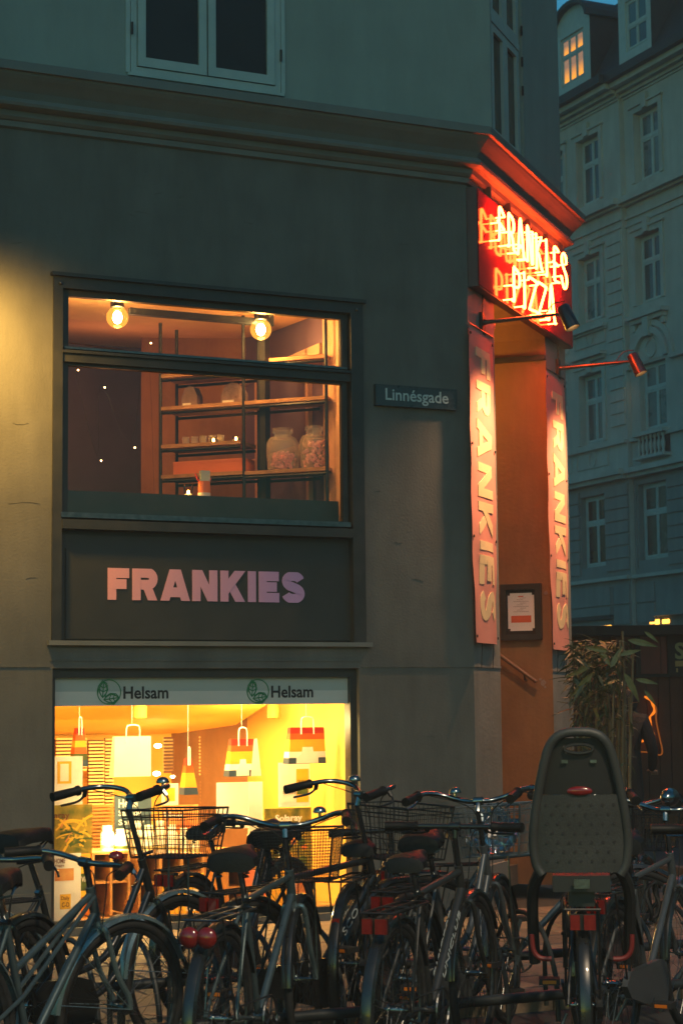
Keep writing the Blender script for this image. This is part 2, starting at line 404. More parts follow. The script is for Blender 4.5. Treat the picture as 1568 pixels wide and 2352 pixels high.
# upper storey
u1 = AZ(1127, 200, -.05)[0]; WU = .05
FBU = Frame(FA.world(u1, WU), TB)
LU = FBU.uz(1281, 150)[0]
zt = 13.0; zu = zlip+.06
wL, wZ = AZ(299, 168, -.05); wR, wZ2 = AZ(644, 214, -.05); wZ = (wZ+wZ2)/2
print('upper', u1, LU, wL, wR, wZ)
upw = MB(); holed_wall(upw, UL, u1, zu, zt, [(wL, wZ, wR, wZ+1.75)], .10)
upw.build('upper_wall', MT['plaster_up'], bld, (0, WU, 0))
ub = empty('upper_corner_front', (u1, WU, 0), DL, bld)
cL = .03; cR = FBU.uz(1199, 150)[0]; cB_ = zu+.01
um = MB(); holed_wall(um, 0, LU, zu, zt, [(cL, cB_, cR, 7.7)], .06)
um.build('upper_wall', MT['plaster_up'], ub)
ux = u1+LU*math.cos(DL); uy = WU+LU*math.sin(DL)
uc3 = MB(); uc3.quad((ux,uy,zu),(ux,uy+12,zu),(ux,uy+12,zt),(ux,uy,zt)); uc3.quad((UL,WU,zt),(u1,WU,zt),(ux,uy,zt),(ux,uy+12,zt),(UL,uy+12,zt))
uc3.quad((UL,0,0),(UL,uy+12,0),(UL,uy+12,zt),(UL,0,zt)); uc3.quad((UL,by+12,0),(bx,by+12,0),(bx,by+12,zt),(UL,by+12,zt))
uc3.build('upper_wall', MT['plaster_up'], bld)
def casement(parent, x0, x1, z0, z1, y, cols, rows_split, fr=.05, sash=.055, paneM='darkpane', fm='whitewood', trans=None, gap=.012):
    """frame with sashes; panes as sub-parts"""
    w = MB(); d = .06
    w.box(x0, y, z0, x0+fr, y+d, z1); w.box(x1-fr, y, z0, x1, y+d, z1); w.box(x0+fr, y, z0, x1-fr, y+d, z0+fr); w.box(x0+fr, y, z1-fr, x1-fr, y+d, z1)
    zs = [z0+fr]+([trans] if trans else [])+[z1-fr]
    cw = (x1-x0-2*fr)/cols; panes = []
    for r in range(len(zs)-1):
        a0, a1 = zs[r]+(.025 if r else 0), zs[r+1]-(.025 if r < len(zs)-2 else 0)
        for c in range(cols):
            b0 = x0+fr+cw*c+gap/2; b1 = b0+cw-gap; yy = y-.012
            w.box(b0, yy, a0+gap/2, b0+sash, yy+.045, a1-gap/2); w.box(b1-sash, yy, a0+gap/2, b1, yy+.045, a1-gap/2)
            w.box(b0+sash, yy, a0+gap/2, b1-sash, yy+.045, a0+gap/2+sash*1.15); w.box(b0+sash, yy, a1-gap/2-sash, b1-sash, yy+.045, a1-gap/2)
            panes.append((b0+sash, a0+gap/2+sash, b1-sash, a1-gap/2-sash, yy+.025))
        if r < len(zs)-2: w.box(x0+fr, y-.02, a1, x1-fr, y+d, a1+.05)
    o = w.build('window', MT[fm], parent)
    for p in panes:
        q = MB(); q.box(p[0], p[4], p[1], p[2], p[4]+.006, p[3]); q.build('pane', MT[paneM], o)
    return o
casement(bld, wL+.002, wR-.002, wZ+.002, wZ+1.748, WU-.012, 2, 1, fr=.045, sash=.06)
sm = MB(); sm.box(wL-.02, WU-.03, wZ-.025, wR+.02, WU+.02, wZ-.002); sm.box(wL-.035, WU-.012, wZ, wL-.003, WU+.01, wZ+1.8); sm.box(wR+.003, WU-.012, wZ, wR+.035, WU+.01, wZ+1.8)
sm.build('window_surround', MT['whitewood'], bld)
for dz in (.28, 1.3):
    h = MB(); h.tube([(wL+.006, WU-.03, wZ+dz), (wL+.006, WU-.03, wZ+dz+.09)], .009, 6); h.build('hinge', MT['darkmetal'], bld); h = MB(); h.tube([(wR-.006, WU-.03, wZ+dz-.04), (wR-.006, WU-.03, wZ+dz+.05)], .009, 6)
    h.build('hinge', MT['darkmetal'], bld)
ow = casement(ub, cL+.002, cR-.002, cB_+.002, 7.698, .03, 2, 1, fr=.05, sash=.06, trans=FBU.uz(1165, 78)[1])
for (px, py) in ((1196, 140), (1196, 205), (1196, 70)):
    z = FBU.uz(px, py)[1]; h = MB(); h.tube([(cR-.01, .0, z-.04),(cR-.01,.0,z+.04)], .01, 6); h.build('hinge', MT['darkmetal'], ub)

# ------------------------------------------------------------------ dark bay: window, transom and name board
bay = empty('bay_front', (0,0,0), 0, bld)
# measured heights on the wall
def zavg(*pts): return sum(AZ(*p)[1] for p in pts)/len(pts)
ug0 = AZ(159, 740)[0]; ug1 = AZ(789, 790)[0]
zug1 = zavg((159,679),(786,731)); zug0 = zavg((159,800),(793,841)); zlg1 = zavg((163,838),(786,881)); zlg0 = zavg((157,1178),(800,1203)); 
f = MB(); a, b, t_, bt = bayL, bayR, bayT, bayB
d0 = -.022
f.box(a-.012, d0, bt, ug0-.05, .14, t_+.0); f.box(ug1+.05, d0, bt, b+.012, .14, t_+.0)
f.box(ug0-.05, d0, zug1+.045, ug1+.05, .14, t_)
f.build('frame', MT['blackwood'], bay)
f = MB(); f.box(a-.03, d0-.03, t_-.0, b+.03, .02, t_+.025); f.build('head_moulding', MT['blackwood'], bay)
def sash(x0, x1, z0, z1, wd, y, nm='sash'):
    f = MB(); f.box(x0-wd, y, z0-wd, x0, y+.05, z1+wd); f.box(x1, y, z0-wd, x1+wd, y+.05, z1+wd); f.box(x0, y, z0-wd, x1, y+.05, z0); f.box(x0, y, z1, x1, y+.05, z1+wd)
    f.box(x0, y+.008, z0, x0+.008, y+.02, z1); f.box(x1-.008, y+.008, z0, x1, y+.02, z1)
    o = f.build(nm, MT['blackwood'], bay)
    q = MB(); q.quad((x0,y+.03,z0),(x1,y+.03,z0),(x1,y+.03,z1),(x0,y+.03,z1)); q.build('pane', MT['glass'], o)
    return o
s1 = sash(ug0, ug1, zug0, zug1, .045, .03); s2 = sash(ug0, ug1, zlg0, zlg1, .038, .03)
f = MB(); f.box(ug0-.05, -.005, zlg1+.02, ug1+.05, .028, zug0-.02); f.box(ug0-.05,-.03, zug0-.045, ug1+.05, -.006, zug0-.03); f.build('transom_bar', MT['blackwood'], bay)
f = MB(); f.box(ug0-.03, .0, zug0-.012, ug1+.03, .029, zug0+.004); f.build('sill', MT['steel'], bay); f = MB(); f.box(ug0-.06, -.03, zlg0-.03, ug1+.03, .029, zlg0+.006); f.build('sill', MT['steel'], bay)
z_mid = zavg((135,1209),(822,1232))
f = MB(); f.box(ug0-.05, -.04, z_mid-.015, ug1+.05, .14, z_mid+.05); f.build('sill_rail', MT['blackwood'], bay)
# name board
f = MB(); f.box(a+.035, .06, bt+.012, b-.035, .12, z_mid-.018); nb = f.build('name_board', MT['signboard'], bay)
bu0, bz1 = AZ(152, 1262, -.045); bu1, bz0 = AZ(808, 1468, -.045)
f = MB(); f.box(bu0, .045, bt+.02, bu1, .062, (bz1+AZ(805,1275,-.045)[1])/2); f.build('board_panel', MT['signboard'], bay)
f = MB(); f.box(a-.04, -.05, bt-.028, b+.05, .13, bt+.004); f.build('ledge', MT['cornice'], bay)
f = MB(); f.tube([(AZ(814,1270)[0], .02, z_mid-.06), (AZ(817,1400)[0], .02, bt+.06)], .008, 8); f.build('cable_pipe', MT['steel'], bay)
for px, py in ((137,652),(815,713)):
    u, z = AZ(px, py); h = MB(); h.ball((u, d0-.012, z), .013); h.build('bolt', MT['steel'], bay, smooth=True)
gm = mat('pink_to_violet_print', (.9,.4,.4), .55); t = gm.node_tree
tc = t.nodes.new('ShaderNodeTexCoord'); sp = t.nodes.new('ShaderNodeSeparateXYZ'); t.links.new(tc.outputs['Generated'], sp.inputs[0])
cr = t.nodes.new('ShaderNodeValToRGB'); e = cr.color_ramp; e.elements[0].color = (.95,.40,.40,1); e.elements[1].color = (.52,.30,.56,1); e.elements[0].position = .05; e.elements[1].position = .95
t.links.new(sp.outputs[0], cr.inputs[0]); t.links.new(cr.outputs[0], t.nodes['Principled BSDF'].inputs['Base Color'])
# heavy block letters as polygons on a unit cell (x, z)
def clipz(P, lim, keep_above):
    out = []
    for i, p in enumerate(P):
        q = P[(i+1) % len(P)]; ip = (p[1] >= lim) if keep_above else (p[1] <= lim); iq = (q[1] >= lim) if keep_above else (q[1] <= lim)
        if ip: out.append(p)
        if ip != iq: t = (lim-p[1])/(q[1]-p[1]); out.append((p[0]+(q[0]-p[0])*t, lim))
    return out
def stroke(mb, pts, w, y, T):
    P = [Vector((p[0], p[1])) for p in pts]; L = []; Rr = []
    for i, p in enumerate(P):
        d1 = (p-P[i-1]).normalized() if i else None; d2 = (P[i+1]-p).normalized() if i < len(P)-1 else None
        d = (d1+d2).normalized() if d1 and d2 else (d1 or d2)
        nrm = Vector((-d.y, d.x)); k = w/2/max(.35, nrm.dot(Vector((-(d1 or d).y, (d1 or d).x))))
        L.append(p+nrm*k); Rr.append(p-nrm*k)
    for i in range(len(P)-1):
        q = [L[i], L[i+1], Rr[i+1], Rr[i]]
        q = clipz(clipz([(v[0], v[1]) for v in q], 0, True), 1, False)
        if len(q) > 2: mb.extr([T(v) for v in q], y, y+.004)
def arcpts(cx, cz, rx, rz, a0, a1, n=12): return [(cx+rx*math.cos(R(a0+(a1-a0)*k/n)), cz+rz*math.sin(R(a0+(a1-a0)*k/n))) for k in range(n+1)]
GL = {}
def glyph_strokes(ch, w):
    h = w/2
    if ch == 'F': return .78, [[(h,0),(h,1)],[(h,1-h),(.78,1-h)],[(h,.5),(.68,.5)]]
    if ch == 'E': return .80, [[(h,0),(h,1)],[(h,1-h),(.78,1-h)],[(h,.5),(.70,.5)],[(h,h),(.80,h)]]
    if ch == 'I': return w, [[(h,0),(h,1)]]
    if ch == 'R': return .95, [[(h,0),(h,1)],[(h,1-h*.85),(.5,1-h*.85)]+arcpts(.56,.68,.22,.195,70,-70,8)+[(.5,.49),(h,.49)],[(.50,.55),(.95-h*1.05,-.08)]]
    if ch == 'A': return 1.06, [[(h*.75,-.08),(.53,1.12)],[(.53,1.12),(1.06-h*.75,-.08)],[(.28,.27),(.78,.27)]]
    if ch == 'N': return .95, [[(h,0),(h,1)],[(h*.9,1.1),(.95-h*.9,-.1)],[(.95-h,0),(.95-h,1)]]
    if ch == 'K': return .95, [[(h,0),(h,1)],[(h+.02,.34),(.84,1.1)],[(.40,.56),(.95-h*.8,-.1)]]
    if ch == 'S': return .88, [arcpts(.44,.71,.28,.16,8,180,10)+arcpts(.44,.71,.28,.19,190,240,4)+[(.42,.51)]+arcpts(.44,.29,.29,.19,65,0,5)+arcpts(.44,.29,.29,.16,-10,-172,10)]
def block_word(name, word, mat_, parent, u0, u1, z0, z1, y, vert=False, w=.27, gap=.11, **kw):
    cells = [glyph_strokes(c, w) for c in word]; tot = sum(c[0] for c in cells)+gap*(len(word)-1)
    mb = MB(); x = 0; kk = 0
    for wd, strokes in cells:
        for sxx in strokes:
            kk += 1
            if not vert: T = lambda v, x=x: (u0+(x+v[0])/tot*(u1-u0), z0+v[1]*(z1-z0))
            else: T = lambda v, x=x: (u0+v[1]*(u1-u0), z1-(x+v[0])/tot*(z1-z0))
            stroke(mb, sxx, w, y-.0006*(kk % 5), T)
        x += wd+gap
    return mb.build(name, mat_, parent, **kw)
fu0 = AZ(248, 1340, -.04)[0]; fu1 = AZ(699, 1350, -.04)[0]; fz1 = zavg((250,1305,-.04),(690,1314,-.04)); fz0 = zavg((250,1378,-.04),(690,1384,-.04))
block_word('lettering', 'FRANKIES', gm, bay, fu0, fu1, fz0, fz1, .040, w=.31)

# ------------------------------------------------------------------ lit shop window
shop = empty('shop_front', (0,0,0), 0, bld)
gu0 = AZ(131, 1800)[0]; gu1 = AZ(811, 1650)[0]; gz1 = zavg((133,1556),(810,1555)); gz0 = zavg((125,2122),(669,2088))
f = MB(); f.box(shL, .05, shB, gu0, .15, shT); f.box(gu1, .05, shB, shR, .15, shT); f.box(gu0, .05, gz1, gu1, .15, shT); f.box(gu0, .05, shB, gu1, .15, gz0)
f.build('frame', MT['blackwood'], shop)
q = MB(); q.quad((gu0,.10,gz0),(gu1,.10,gz0),(gu1,.10,gz1),(gu0,.10,gz1)); q.build('pane', MT['glass'], shop)
zb0 = zavg((133,1622,-.1),(809,1616,-.1)); zbm = zavg((140,1586,-.1),(800,1588,-.1))
MT['film1'] = mat('window_film', (.55,.56,.52), .4, var=.04, scale=4); MT['film2'] = mat('window_film_dark', (.36,.42,.40), .4, var=.04, scale=4)
q = MB(); q.box(gu0, .09, zb0, gu1, .098, zbm); bandl = q.build('film_band', MT['film1'], shop)
q = MB(); q.box(gu0, .09, zbm, gu1, .098, gz1); q.build('film_band', MT['film2'], shop)
MT['logo'] = mat('green_print', (.015,.20,.075), .5); MT['ink'] = mat('black_print', (.012,.012,.012), .5)
for px0, px1, lx0, lx1, zt0, zt1, lz0, lz1 in ((398*.2197+132,1160*.2197+132,418*.2197+132,662*.2197+132,1605.5,1576.7,1617.5,1562),
                           (665*.2197+476.5,1103*.2197+476.5,413*.2197+476.5,638*.2197+476.5,1602.8,1575,1614.5,1561)):
    if px0 < 300: px0 = 690*.2197+132; 
    a0 = AZ(px0,1590,-.09)[0]; a1 = AZ(px1,1590,-.09)[0]; b0 = AZ(px0,zt0,-.09)[1]; b1 = AZ(px0,zt1,-.09)[1]
    fit_text('lettering', 'Helsam', MT['ink'], shop, a0, a1, b0, b1, .088, .0008, .022)
    c0 = AZ(lx0,1590,-.09)[0]; c1 = AZ(lx1,1590,-.09)[0]; d0_ = AZ(lx0,lz0,-.09)[1]; d1 = AZ(lx0,lz1,-.09)[1]
    cxx, czz = (c0+c1)/2, (d0_+d1)/2; rr = (c1-c0)/2
    lg = MB(); Y = .086
    P3 = lambda x, z: (cxx+x*rr, Y, czz+z*rr)
    lg.tube([P3(math.cos(R(k*10)), math.sin(R(k*10))*1.0) for k in range(36)], .0035, 5, closed=True)
    def leaf(x0,z0,x1,z1,wd):
        dx, dz = x1-x0, z1-z0; L = []; Rr = []
        for k in range(9):
            t = k/8; s_ = math.sin(math.pi*t)*wd; L.append(P3(x0+dx*t-dz*s_, z0+dz*t+dx*s_)); Rr.append(P3(x0+dx*t+dz*s_, z0+dz*t-dx*s_))
        lg.tube(L+Rr[::-1][1:-1], .004, 5, closed=True); lg.tube([P3(x0,z0), P3(x1,z1)], .0035, 5)
        for t in (.35,.6):
            lg.tube([P3(x0+dx*t,z0+dz*t), P3(x0+dx*(t+.18)-dz*.28*1, z0+dz*(t+.18)+dx*.28)], .003, 4); lg.tube([P3(x0+dx*t,z0+dz*t), P3(x0+dx*(t+.18)+dz*.28, z0+dz*(t+.18)-dx*.28)], .003, 4)
    leaf(-.55,-.45,-.45,.85,.26); leaf(-.45,-.62,.85,-.45,.26)
    lg.tube([P3(-.95,-.1),P3(-.9,.5),P3(-.55,.95),P3(-.2,.7),P3(-.1,.2),P3(-.35,-.35)], .0035, 5); lg.tube([P3(-.2,-.95),P3(.4,-1),P3(.9,-.5),P3(.6,-.15),P3(.1,-.1),P3(-.35,-.4)], .0035, 5)
    lg.build('leaf_logo', MT['logo'], shop)
def flatten(emp, par):
    mb = emp.matrix_basis.copy()
    for ch in [o for o in bpy.data.objects if o.parent == emp]:
        m2 = mb @ ch.matrix_basis; ch.parent = par; ch.matrix_basis = m2
    bpy.data.objects.remove(emp)
for e_ in (bay, shop, cb, ub): flatten(e_, bld)
# ------------------------------------------------------------------ building across the street
far = empty('apartment_building', FF.o, TF, label='pale stucco apartment house across the street with strings, cross-barred windows and a slate mansard', cat='building')
uS = FF.uz(1437, 900)[0]
MT['curtain'] = mat('curtain_behind_glass', (.12,.16,.155), .3, var=.35, scale=2.2, spec=.8); MT['curtain_dim'] = mat('dim_curtain_behind_glass', (.05,.055,.05), .25, var=.5, scale=2.5, spec=.6)
ZW = lambda *pts: sum(FF.uz(*p)[1] for p in pts)/len(pts)
UF = lambda px, py, w=0: FF.uz(px, py, w)[0]
RW = .15
def win(px0, px1, tops, bots, w=0.0): return [UF(px0, (tops[0][1]+bots[0][1])/2, w), ZW(*[(a, b, w) for a, b in bots]), UF(px1, (tops[0][1]+bots[0][1])/2, w), ZW(*[(a, b, w) for a, b in tops])]
T4 = win(1326,1377,((1326,330),(1377,299)),((1340,474),)); F3 = win(1330,1381,((1330,600),(1381,574)),((1341,744),))
F2 = win(1333,1385,((1333,865),(1385,850)),((1346,1022),)); F1 = win(1334,1390,((1334,1150),(1390,1126)),((1349,1305),(1390,1298)))
T4r = win(1458,1514.5,((1458,264),(1514,230)),((1470,416),), -RW); F3r = win(1461,1518,((1461,547),(1518,519)),((1472,699),), -RW)
F2r = win(1468,1529,((1475,835),(1529,822)),((1483,990),), -RW); F1r = win(1466,1531,((1466,1112),(1526,1102)),((1482,1286),), -RW)
dW = T4r[0]-T4[0]
print('far: window', [round(x,2) for x in T4], [round(x,2) for x in F1], 'dW', dW, 'uS', uS)
dL_ = UF(1295, 420)-T4[2]
def sh(h, d): return (h[0]+d, h[1], h[2]+d, h[3])
WINS_L = [sh(h, d) for h in (T4, F3, F2, F1) for d in (0, dL_, 2*dL_)]
WINS_R = [sh(h, d) for h in (T4r, F3r, F2r, F1r) for d in (0, dW*1.0, 2*dW)]
ze = ZW((1281,300)); LX0 = T4[0]+3*dL_
z5 = ZW((1428,1088)); z6 = ZW((1428,1330))
for (x0, x1, wins, yy) in ((LX0, uS, WINS_L, 0.0), (uS, uS+45, WINS_R, RW)):
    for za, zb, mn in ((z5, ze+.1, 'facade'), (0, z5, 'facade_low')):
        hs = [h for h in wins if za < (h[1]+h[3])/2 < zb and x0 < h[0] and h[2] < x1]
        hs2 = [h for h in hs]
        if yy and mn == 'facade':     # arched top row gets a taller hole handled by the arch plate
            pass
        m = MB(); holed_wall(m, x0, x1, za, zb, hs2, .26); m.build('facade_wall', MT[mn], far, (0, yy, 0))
    for i, h in enumerate(wins):
        if not (x0 < h[0] and h[2] < x1): continue
        zt_ = h[1]+(h[3]-h[1])*.62
        m = casement(far, h[0], h[2], h[1], h[3], .17+yy, 2, 1, fr=.07, sash=.05, paneM=('farpane', 'farpane', 'curtain')[int(h[0]*7+h[1]*3) % 3] if h[1] > 8.5 else ('darkpane', 'curtain_dim')[int(h[0]*5) % 2], fm='farwhite', trans=zt_, gap=.01)
m = MB(); m.quad((uS,0,0),(uS,RW,0),(uS,RW,ze+.1),(uS,0,ze+.1)); m.build('facade_wall', MT['facade'], far)
def course(zt_, zb_, w, name='string_course', mn='facade', x0=None, x1=None):
    a = LX0 if x0 is None else x0
    m = MB()
    if x1 is None:
        m.box(a, -w, zb_, uS+w*.0, .01, zt_); m.box(uS+.0, RW-w, zb_, uS+45, RW+.01, zt_)
    else: m.box(a, (RW if a >= uS-.01 else 0)-w, zb_, x1, (RW if a >= uS-.01 else 0)+.01, zt_)
    return m.build(name, MT[mn], far)
g0 = ZW((1281,224,.6)); g1 = ZW((1281,243,.6)); course(g0, g1, .62, 'gutter', 'slate')
c1_ = ZW((1281,264,.42)); course(g1-.003, c1_, .45, 'cornice'); c2_ = ZW((1281,283,.2)); course(c1_-.003, c2_, .24, 'cornice'); course(c2_-.003, ze-.0, .10, 'cornice'); course(ze-.01, ze-.07, .04, 'cornice')
def cz(px, py, w): return ZW((px, py, w))
course(cz(1419,449,.25), cz(1419,463,.25), .27); course(cz(1419,466,.12), cz(1419,474,.12), .13); course(cz(1419,502,.05), cz(1419,507,.05), .06); course(cz(1419,521,.04), cz(1419,525,.04), .045)
course(cz(1428,1009,.1), cz(1428,1017,.1), .11)
course(cz(1428,1074,.3), cz(1428,1086,.3), .32); course(cz(1428,1088,.18), cz(1428,1098,.18), .2)
course(cz(1428,1322,.12), cz(1428,1330,.12), .14)
s0 = cz(1390,737,.15); s1_ = cz(1390,745,.15); course(s0, s1_, .17, 'sill_course', x0=LX0, x1=F3[2]+.25); course(s1_-.004, cz(1390,752,.08), .08, 'sill_course', x0=LX0, x1=F3[2]+.25)
h0 = cz(1392,798,.2); h1 = cz(1392,806,.2)
for d in (0, dL_, 2*dL_): course(h0, h1, .22, 'window_hood', x0=F2[0]-.25+d, x1=F2[2]+.22+d); course(h1-.004, h1-.1, .1, 'window_hood', x0=F2[0]-.2+d, x1=F2[2]+.17+d)
sp0 = cz(1540,806,.1); course(sp0, sp0-.12, .14, x0=F2r[2]+.32, x1=F2r[0]+dW-.32); course(sp0, sp0-.12, .14, x0=uS+.01, x1=F2r[0]-.32)
for k in (0, 1):
    a = F3r[0]-.28+dW*k; b = F3r[2]+.28+dW*k; zz = cz(1459,727,.2)
    m = MB(); m.box(a, RW-.24, zz, b, RW, zz+.11); m.box(a+.08, RW-.14, zz-.12, b-.08, RW, zz-.004); m.box(a+.12, RW-.1, zz-.3, a+.26, RW, zz-.124); m.box(b-.26, RW-.1, zz-.3, b-.12, RW, zz-.124)
    m.build('window_sill', MT['facade'], far)
# window surrounds with lintel ears and keystones
def surround(h, yy, key=True, ear=True):
    m = MB(); a, z0, b, z1 = h
    m.box(a-.16, yy-.05, z0, a-.004, yy, z1+.16); m.box(b+.004, yy-.05, z0, b+.16, yy, z1+.16); m.box(a-.003, yy-.05, z1+.004, b+.003, yy, z1+.16)
    if ear: m.box(a-.22, yy-.10, z1+.163, (a+b)/2-.12, yy, z1+.22); m.box((a+b)/2+.12, yy-.10, z1+.163, b+.22, yy, z1+.22)
    if key: m.box((a+b)/2-.115, yy-.12, z1+.02, (a+b)/2+.115, yy, z1+.42)
    m.build('window_surround', MT['facade'], far)
for h in (T4, F3): 
    for d in (0, dL_): surround(sh(h, d), 0)
for h in (T4r, F3r): 
    for d in (0, dW): surround(sh(h, d), RW)
surround(F2, 0, True, True)
# the arched piano-nobile window heads
for d in (0, dW):
    a, z0, b, z1 = sh(F2r, d); c_ = (a+b)/2; r_ = (b-a)/2+.02
    zt0 = z1+.06
    for ri, ro, w, nm in ((r_+.05, r_+.22, .14, 'arch_moulding'), (r_+.26, r_+.42, .08, 'arch_moulding'), (.0, r_+.045, .02, 'lunette')):
        m = MB(); N = 18
        for k in range(N):
            A0, A1 = math.pi*k/N, math.pi*(k+1)/N
            pts = [(c_+rr*math.cos(t), zt0+rr*math.sin(t)) for rr, t in ((ri, A0), (ro, A0), (ro, A1), (ri, A1))] if ri > 0 else [(c_, zt0), (c_+ro*math.cos(A0), zt0+ro*math.sin(A0)), (c_+ro*math.cos(A1), zt0+ro*math.sin(A1))]
            m.extr(pts, RW-w, RW+.02)
        m.build(nm, MT['facade'], far)
    m = MB(); m.tube([(c_+.24*math.cos(R(20*k)), RW-.03, zt0+.30+.24*math.sin(R(20*k))) for k in range(18)], .03, 5, closed=True); m.build('roundel', MT['facade'], far)
    m = MB(); m.box(c_-.13, RW-.2, zt0+r_-.02, c_+.13, RW, zt0+r_+.5); m.build('keystone', MT['facade'], far)
    # balustrade niche
    bz0 = cz(1470,1050,0); bz1 = cz(1470,1003,0)
    m = MB(); m.box(a-.05, RW-.26, bz1, b+.15, RW, bz1+.1); m.box(a-.05, RW-.26, bz0-.08, b+.15, RW, bz0); m.build('balcony_rail', MT['facade'], far)
    m = MB(); m.box(a-.03, RW-.02, bz0+.002, b+.13, RW-.002, bz1-.002); m.build('niche', MT['slate'], far)
    prof_b = [(.03,0),(.05,.03),(.035,.1),(.06,.22),(.065,.3),(.035,.42),(.03,.5),(.05,.56),(.05,.6)]
    m = MB(); hh = (bz1-bz0)/.6; m.lathe([(r*1.0, z*hh) for r, z in prof_b], 8); bal = m.mesh('baluster', MT['facade'], True)
    for k in range(7): inst(bal, 'baluster', far, (a+.02+(b-a+.06)*(k+.5)/7, RW-.13, bz0))
# relief panels with roundels
for (px0, px1, py0, py1, w) in ((1303,1388,1036,1074,0),(1300,1390,780,800,0)):
    pass
for d in (0, dL_):
    for zc in (cz(1360,1056,0), cz(1358,775,0)):
        a, b = F2[0]-.25+d, F2[2]+.2+d; m = MB(); hh = .24
        for q in ((a,zc-hh,b,zc-hh+.03),(a,zc+hh-.03,b,zc+hh),(a,zc-hh+.03,a+.03,zc+hh-.03),(b-.03,zc-hh+.03,b,zc+hh-.03)): m.box(q[0], -.035, q[1], q[2], .0, q[3])
        m.tube([((a+b)/2+.17*math.cos(R(20*k)), -.02, zc+.2*math.sin(R(20*k))) for k in range(18)], .022, 5, closed=True)
        m.build('relief_panel', MT['facade'], far)
# rusticated blocks
def blocks(xa, xb, za, zb, pitch, yy, mn, w=.045):
    k = 0; z = zb
    me = MB(); me.box(0, -w, 0, xb-xa, .0, pitch-.045); me = me.mesh('stone_block', MT[mn])
    while z-pitch > za:
        inst(me, 'stone_block', far, (xa, yy, z-pitch)); z -= pitch
pit = (cz(1420,1127,0)-cz(1420,1298,0))/6
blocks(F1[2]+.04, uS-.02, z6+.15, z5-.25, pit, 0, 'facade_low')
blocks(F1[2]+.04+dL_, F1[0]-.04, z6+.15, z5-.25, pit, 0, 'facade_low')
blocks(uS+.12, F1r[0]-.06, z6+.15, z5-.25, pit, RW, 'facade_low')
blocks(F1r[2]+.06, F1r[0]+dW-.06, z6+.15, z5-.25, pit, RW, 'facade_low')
blocks(F3[2]+.35, uS-.06, cz(1428,1000,0), cz(1420,528,0), pit, 0, 'facade')
zg = z6-.12
for i in range(4):
    za = zg-(i+1)*.55
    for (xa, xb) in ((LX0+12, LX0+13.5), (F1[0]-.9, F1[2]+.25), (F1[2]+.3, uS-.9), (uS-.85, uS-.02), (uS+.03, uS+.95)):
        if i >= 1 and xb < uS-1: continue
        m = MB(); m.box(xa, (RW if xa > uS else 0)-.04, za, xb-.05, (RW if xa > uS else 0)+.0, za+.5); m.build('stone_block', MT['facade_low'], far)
MT['lit'] = emit('lit_shop_strip', (1.0, .42, .05), 1.3); MT['lit2'] = emit('lit_dormer_curtain', (1, .42, .14), 1.0)
_t = MT['lit2'].node_tree; _tc = _t.nodes.new('ShaderNodeTexCoord'); _sp = _t.nodes.new('ShaderNodeSeparateXYZ'); _ramp = _t.nodes.new('ShaderNodeValToRGB')
_ramp.color_ramp.elements[0].color = (1.0,.36,.04,1); _ramp.color_ramp.elements[0].position = .05; _ramp.color_ramp.elements[1].color = (.22,.13,.085,1); _ramp.color_ramp.elements[1].position = .7
_t.links.new(_tc.outputs['Generated'], _sp.inputs[0]); _t.links.new(_sp.outputs[2], _ramp.inputs[0]); _t.links.new(_ramp.outputs[0], _t.nodes['Emission'].inputs[0]); _t.nodes['Emission'].inputs[1].default_value = .38
def lit_panel(px0, px1, pyt, pyb, w, px, mn='lit', nm='lit_pane'):
    a = UF(px0, pyb, w); b = UF(px1, pyb, w); m = MB(); m.box(a, -w, ZW((px, pyb, w)), b, -w+.02, ZW((px, pyt, w))); m.build(nm, MT[mn], far)
lit_panel(1300,1371,1428.5,1441,.02,1345,nm='lit_shop_transom'); lit_panel(1374.5,1401.5,1427,1440,.02,1390,nm='lit_shop_transom')
lit_panel(1491,1512,1423.5,1434.5,.0-RW+.02,1500,nm='lit_door_pane'); lit_panel(1519.5,1535,1422.5,1432,-RW+.02,1527,nm='lit_door_pane')
m = MB(); zc_ = cz(1390,1421,.12); m.box(UF(1280,1421,.12), -.14, zc_-.02, UF(1402,1421,.12), 0, zc_+.10); m.build('shop_cornice', MT['slate'], far)
m = MB(); zc_ = cz(1512,1415,.0); m.box(uS+1.05, RW-.25, zc_, uS+3.2, RW, zc_+.12); m.build('door_canopy', MT['facade_low'], far)
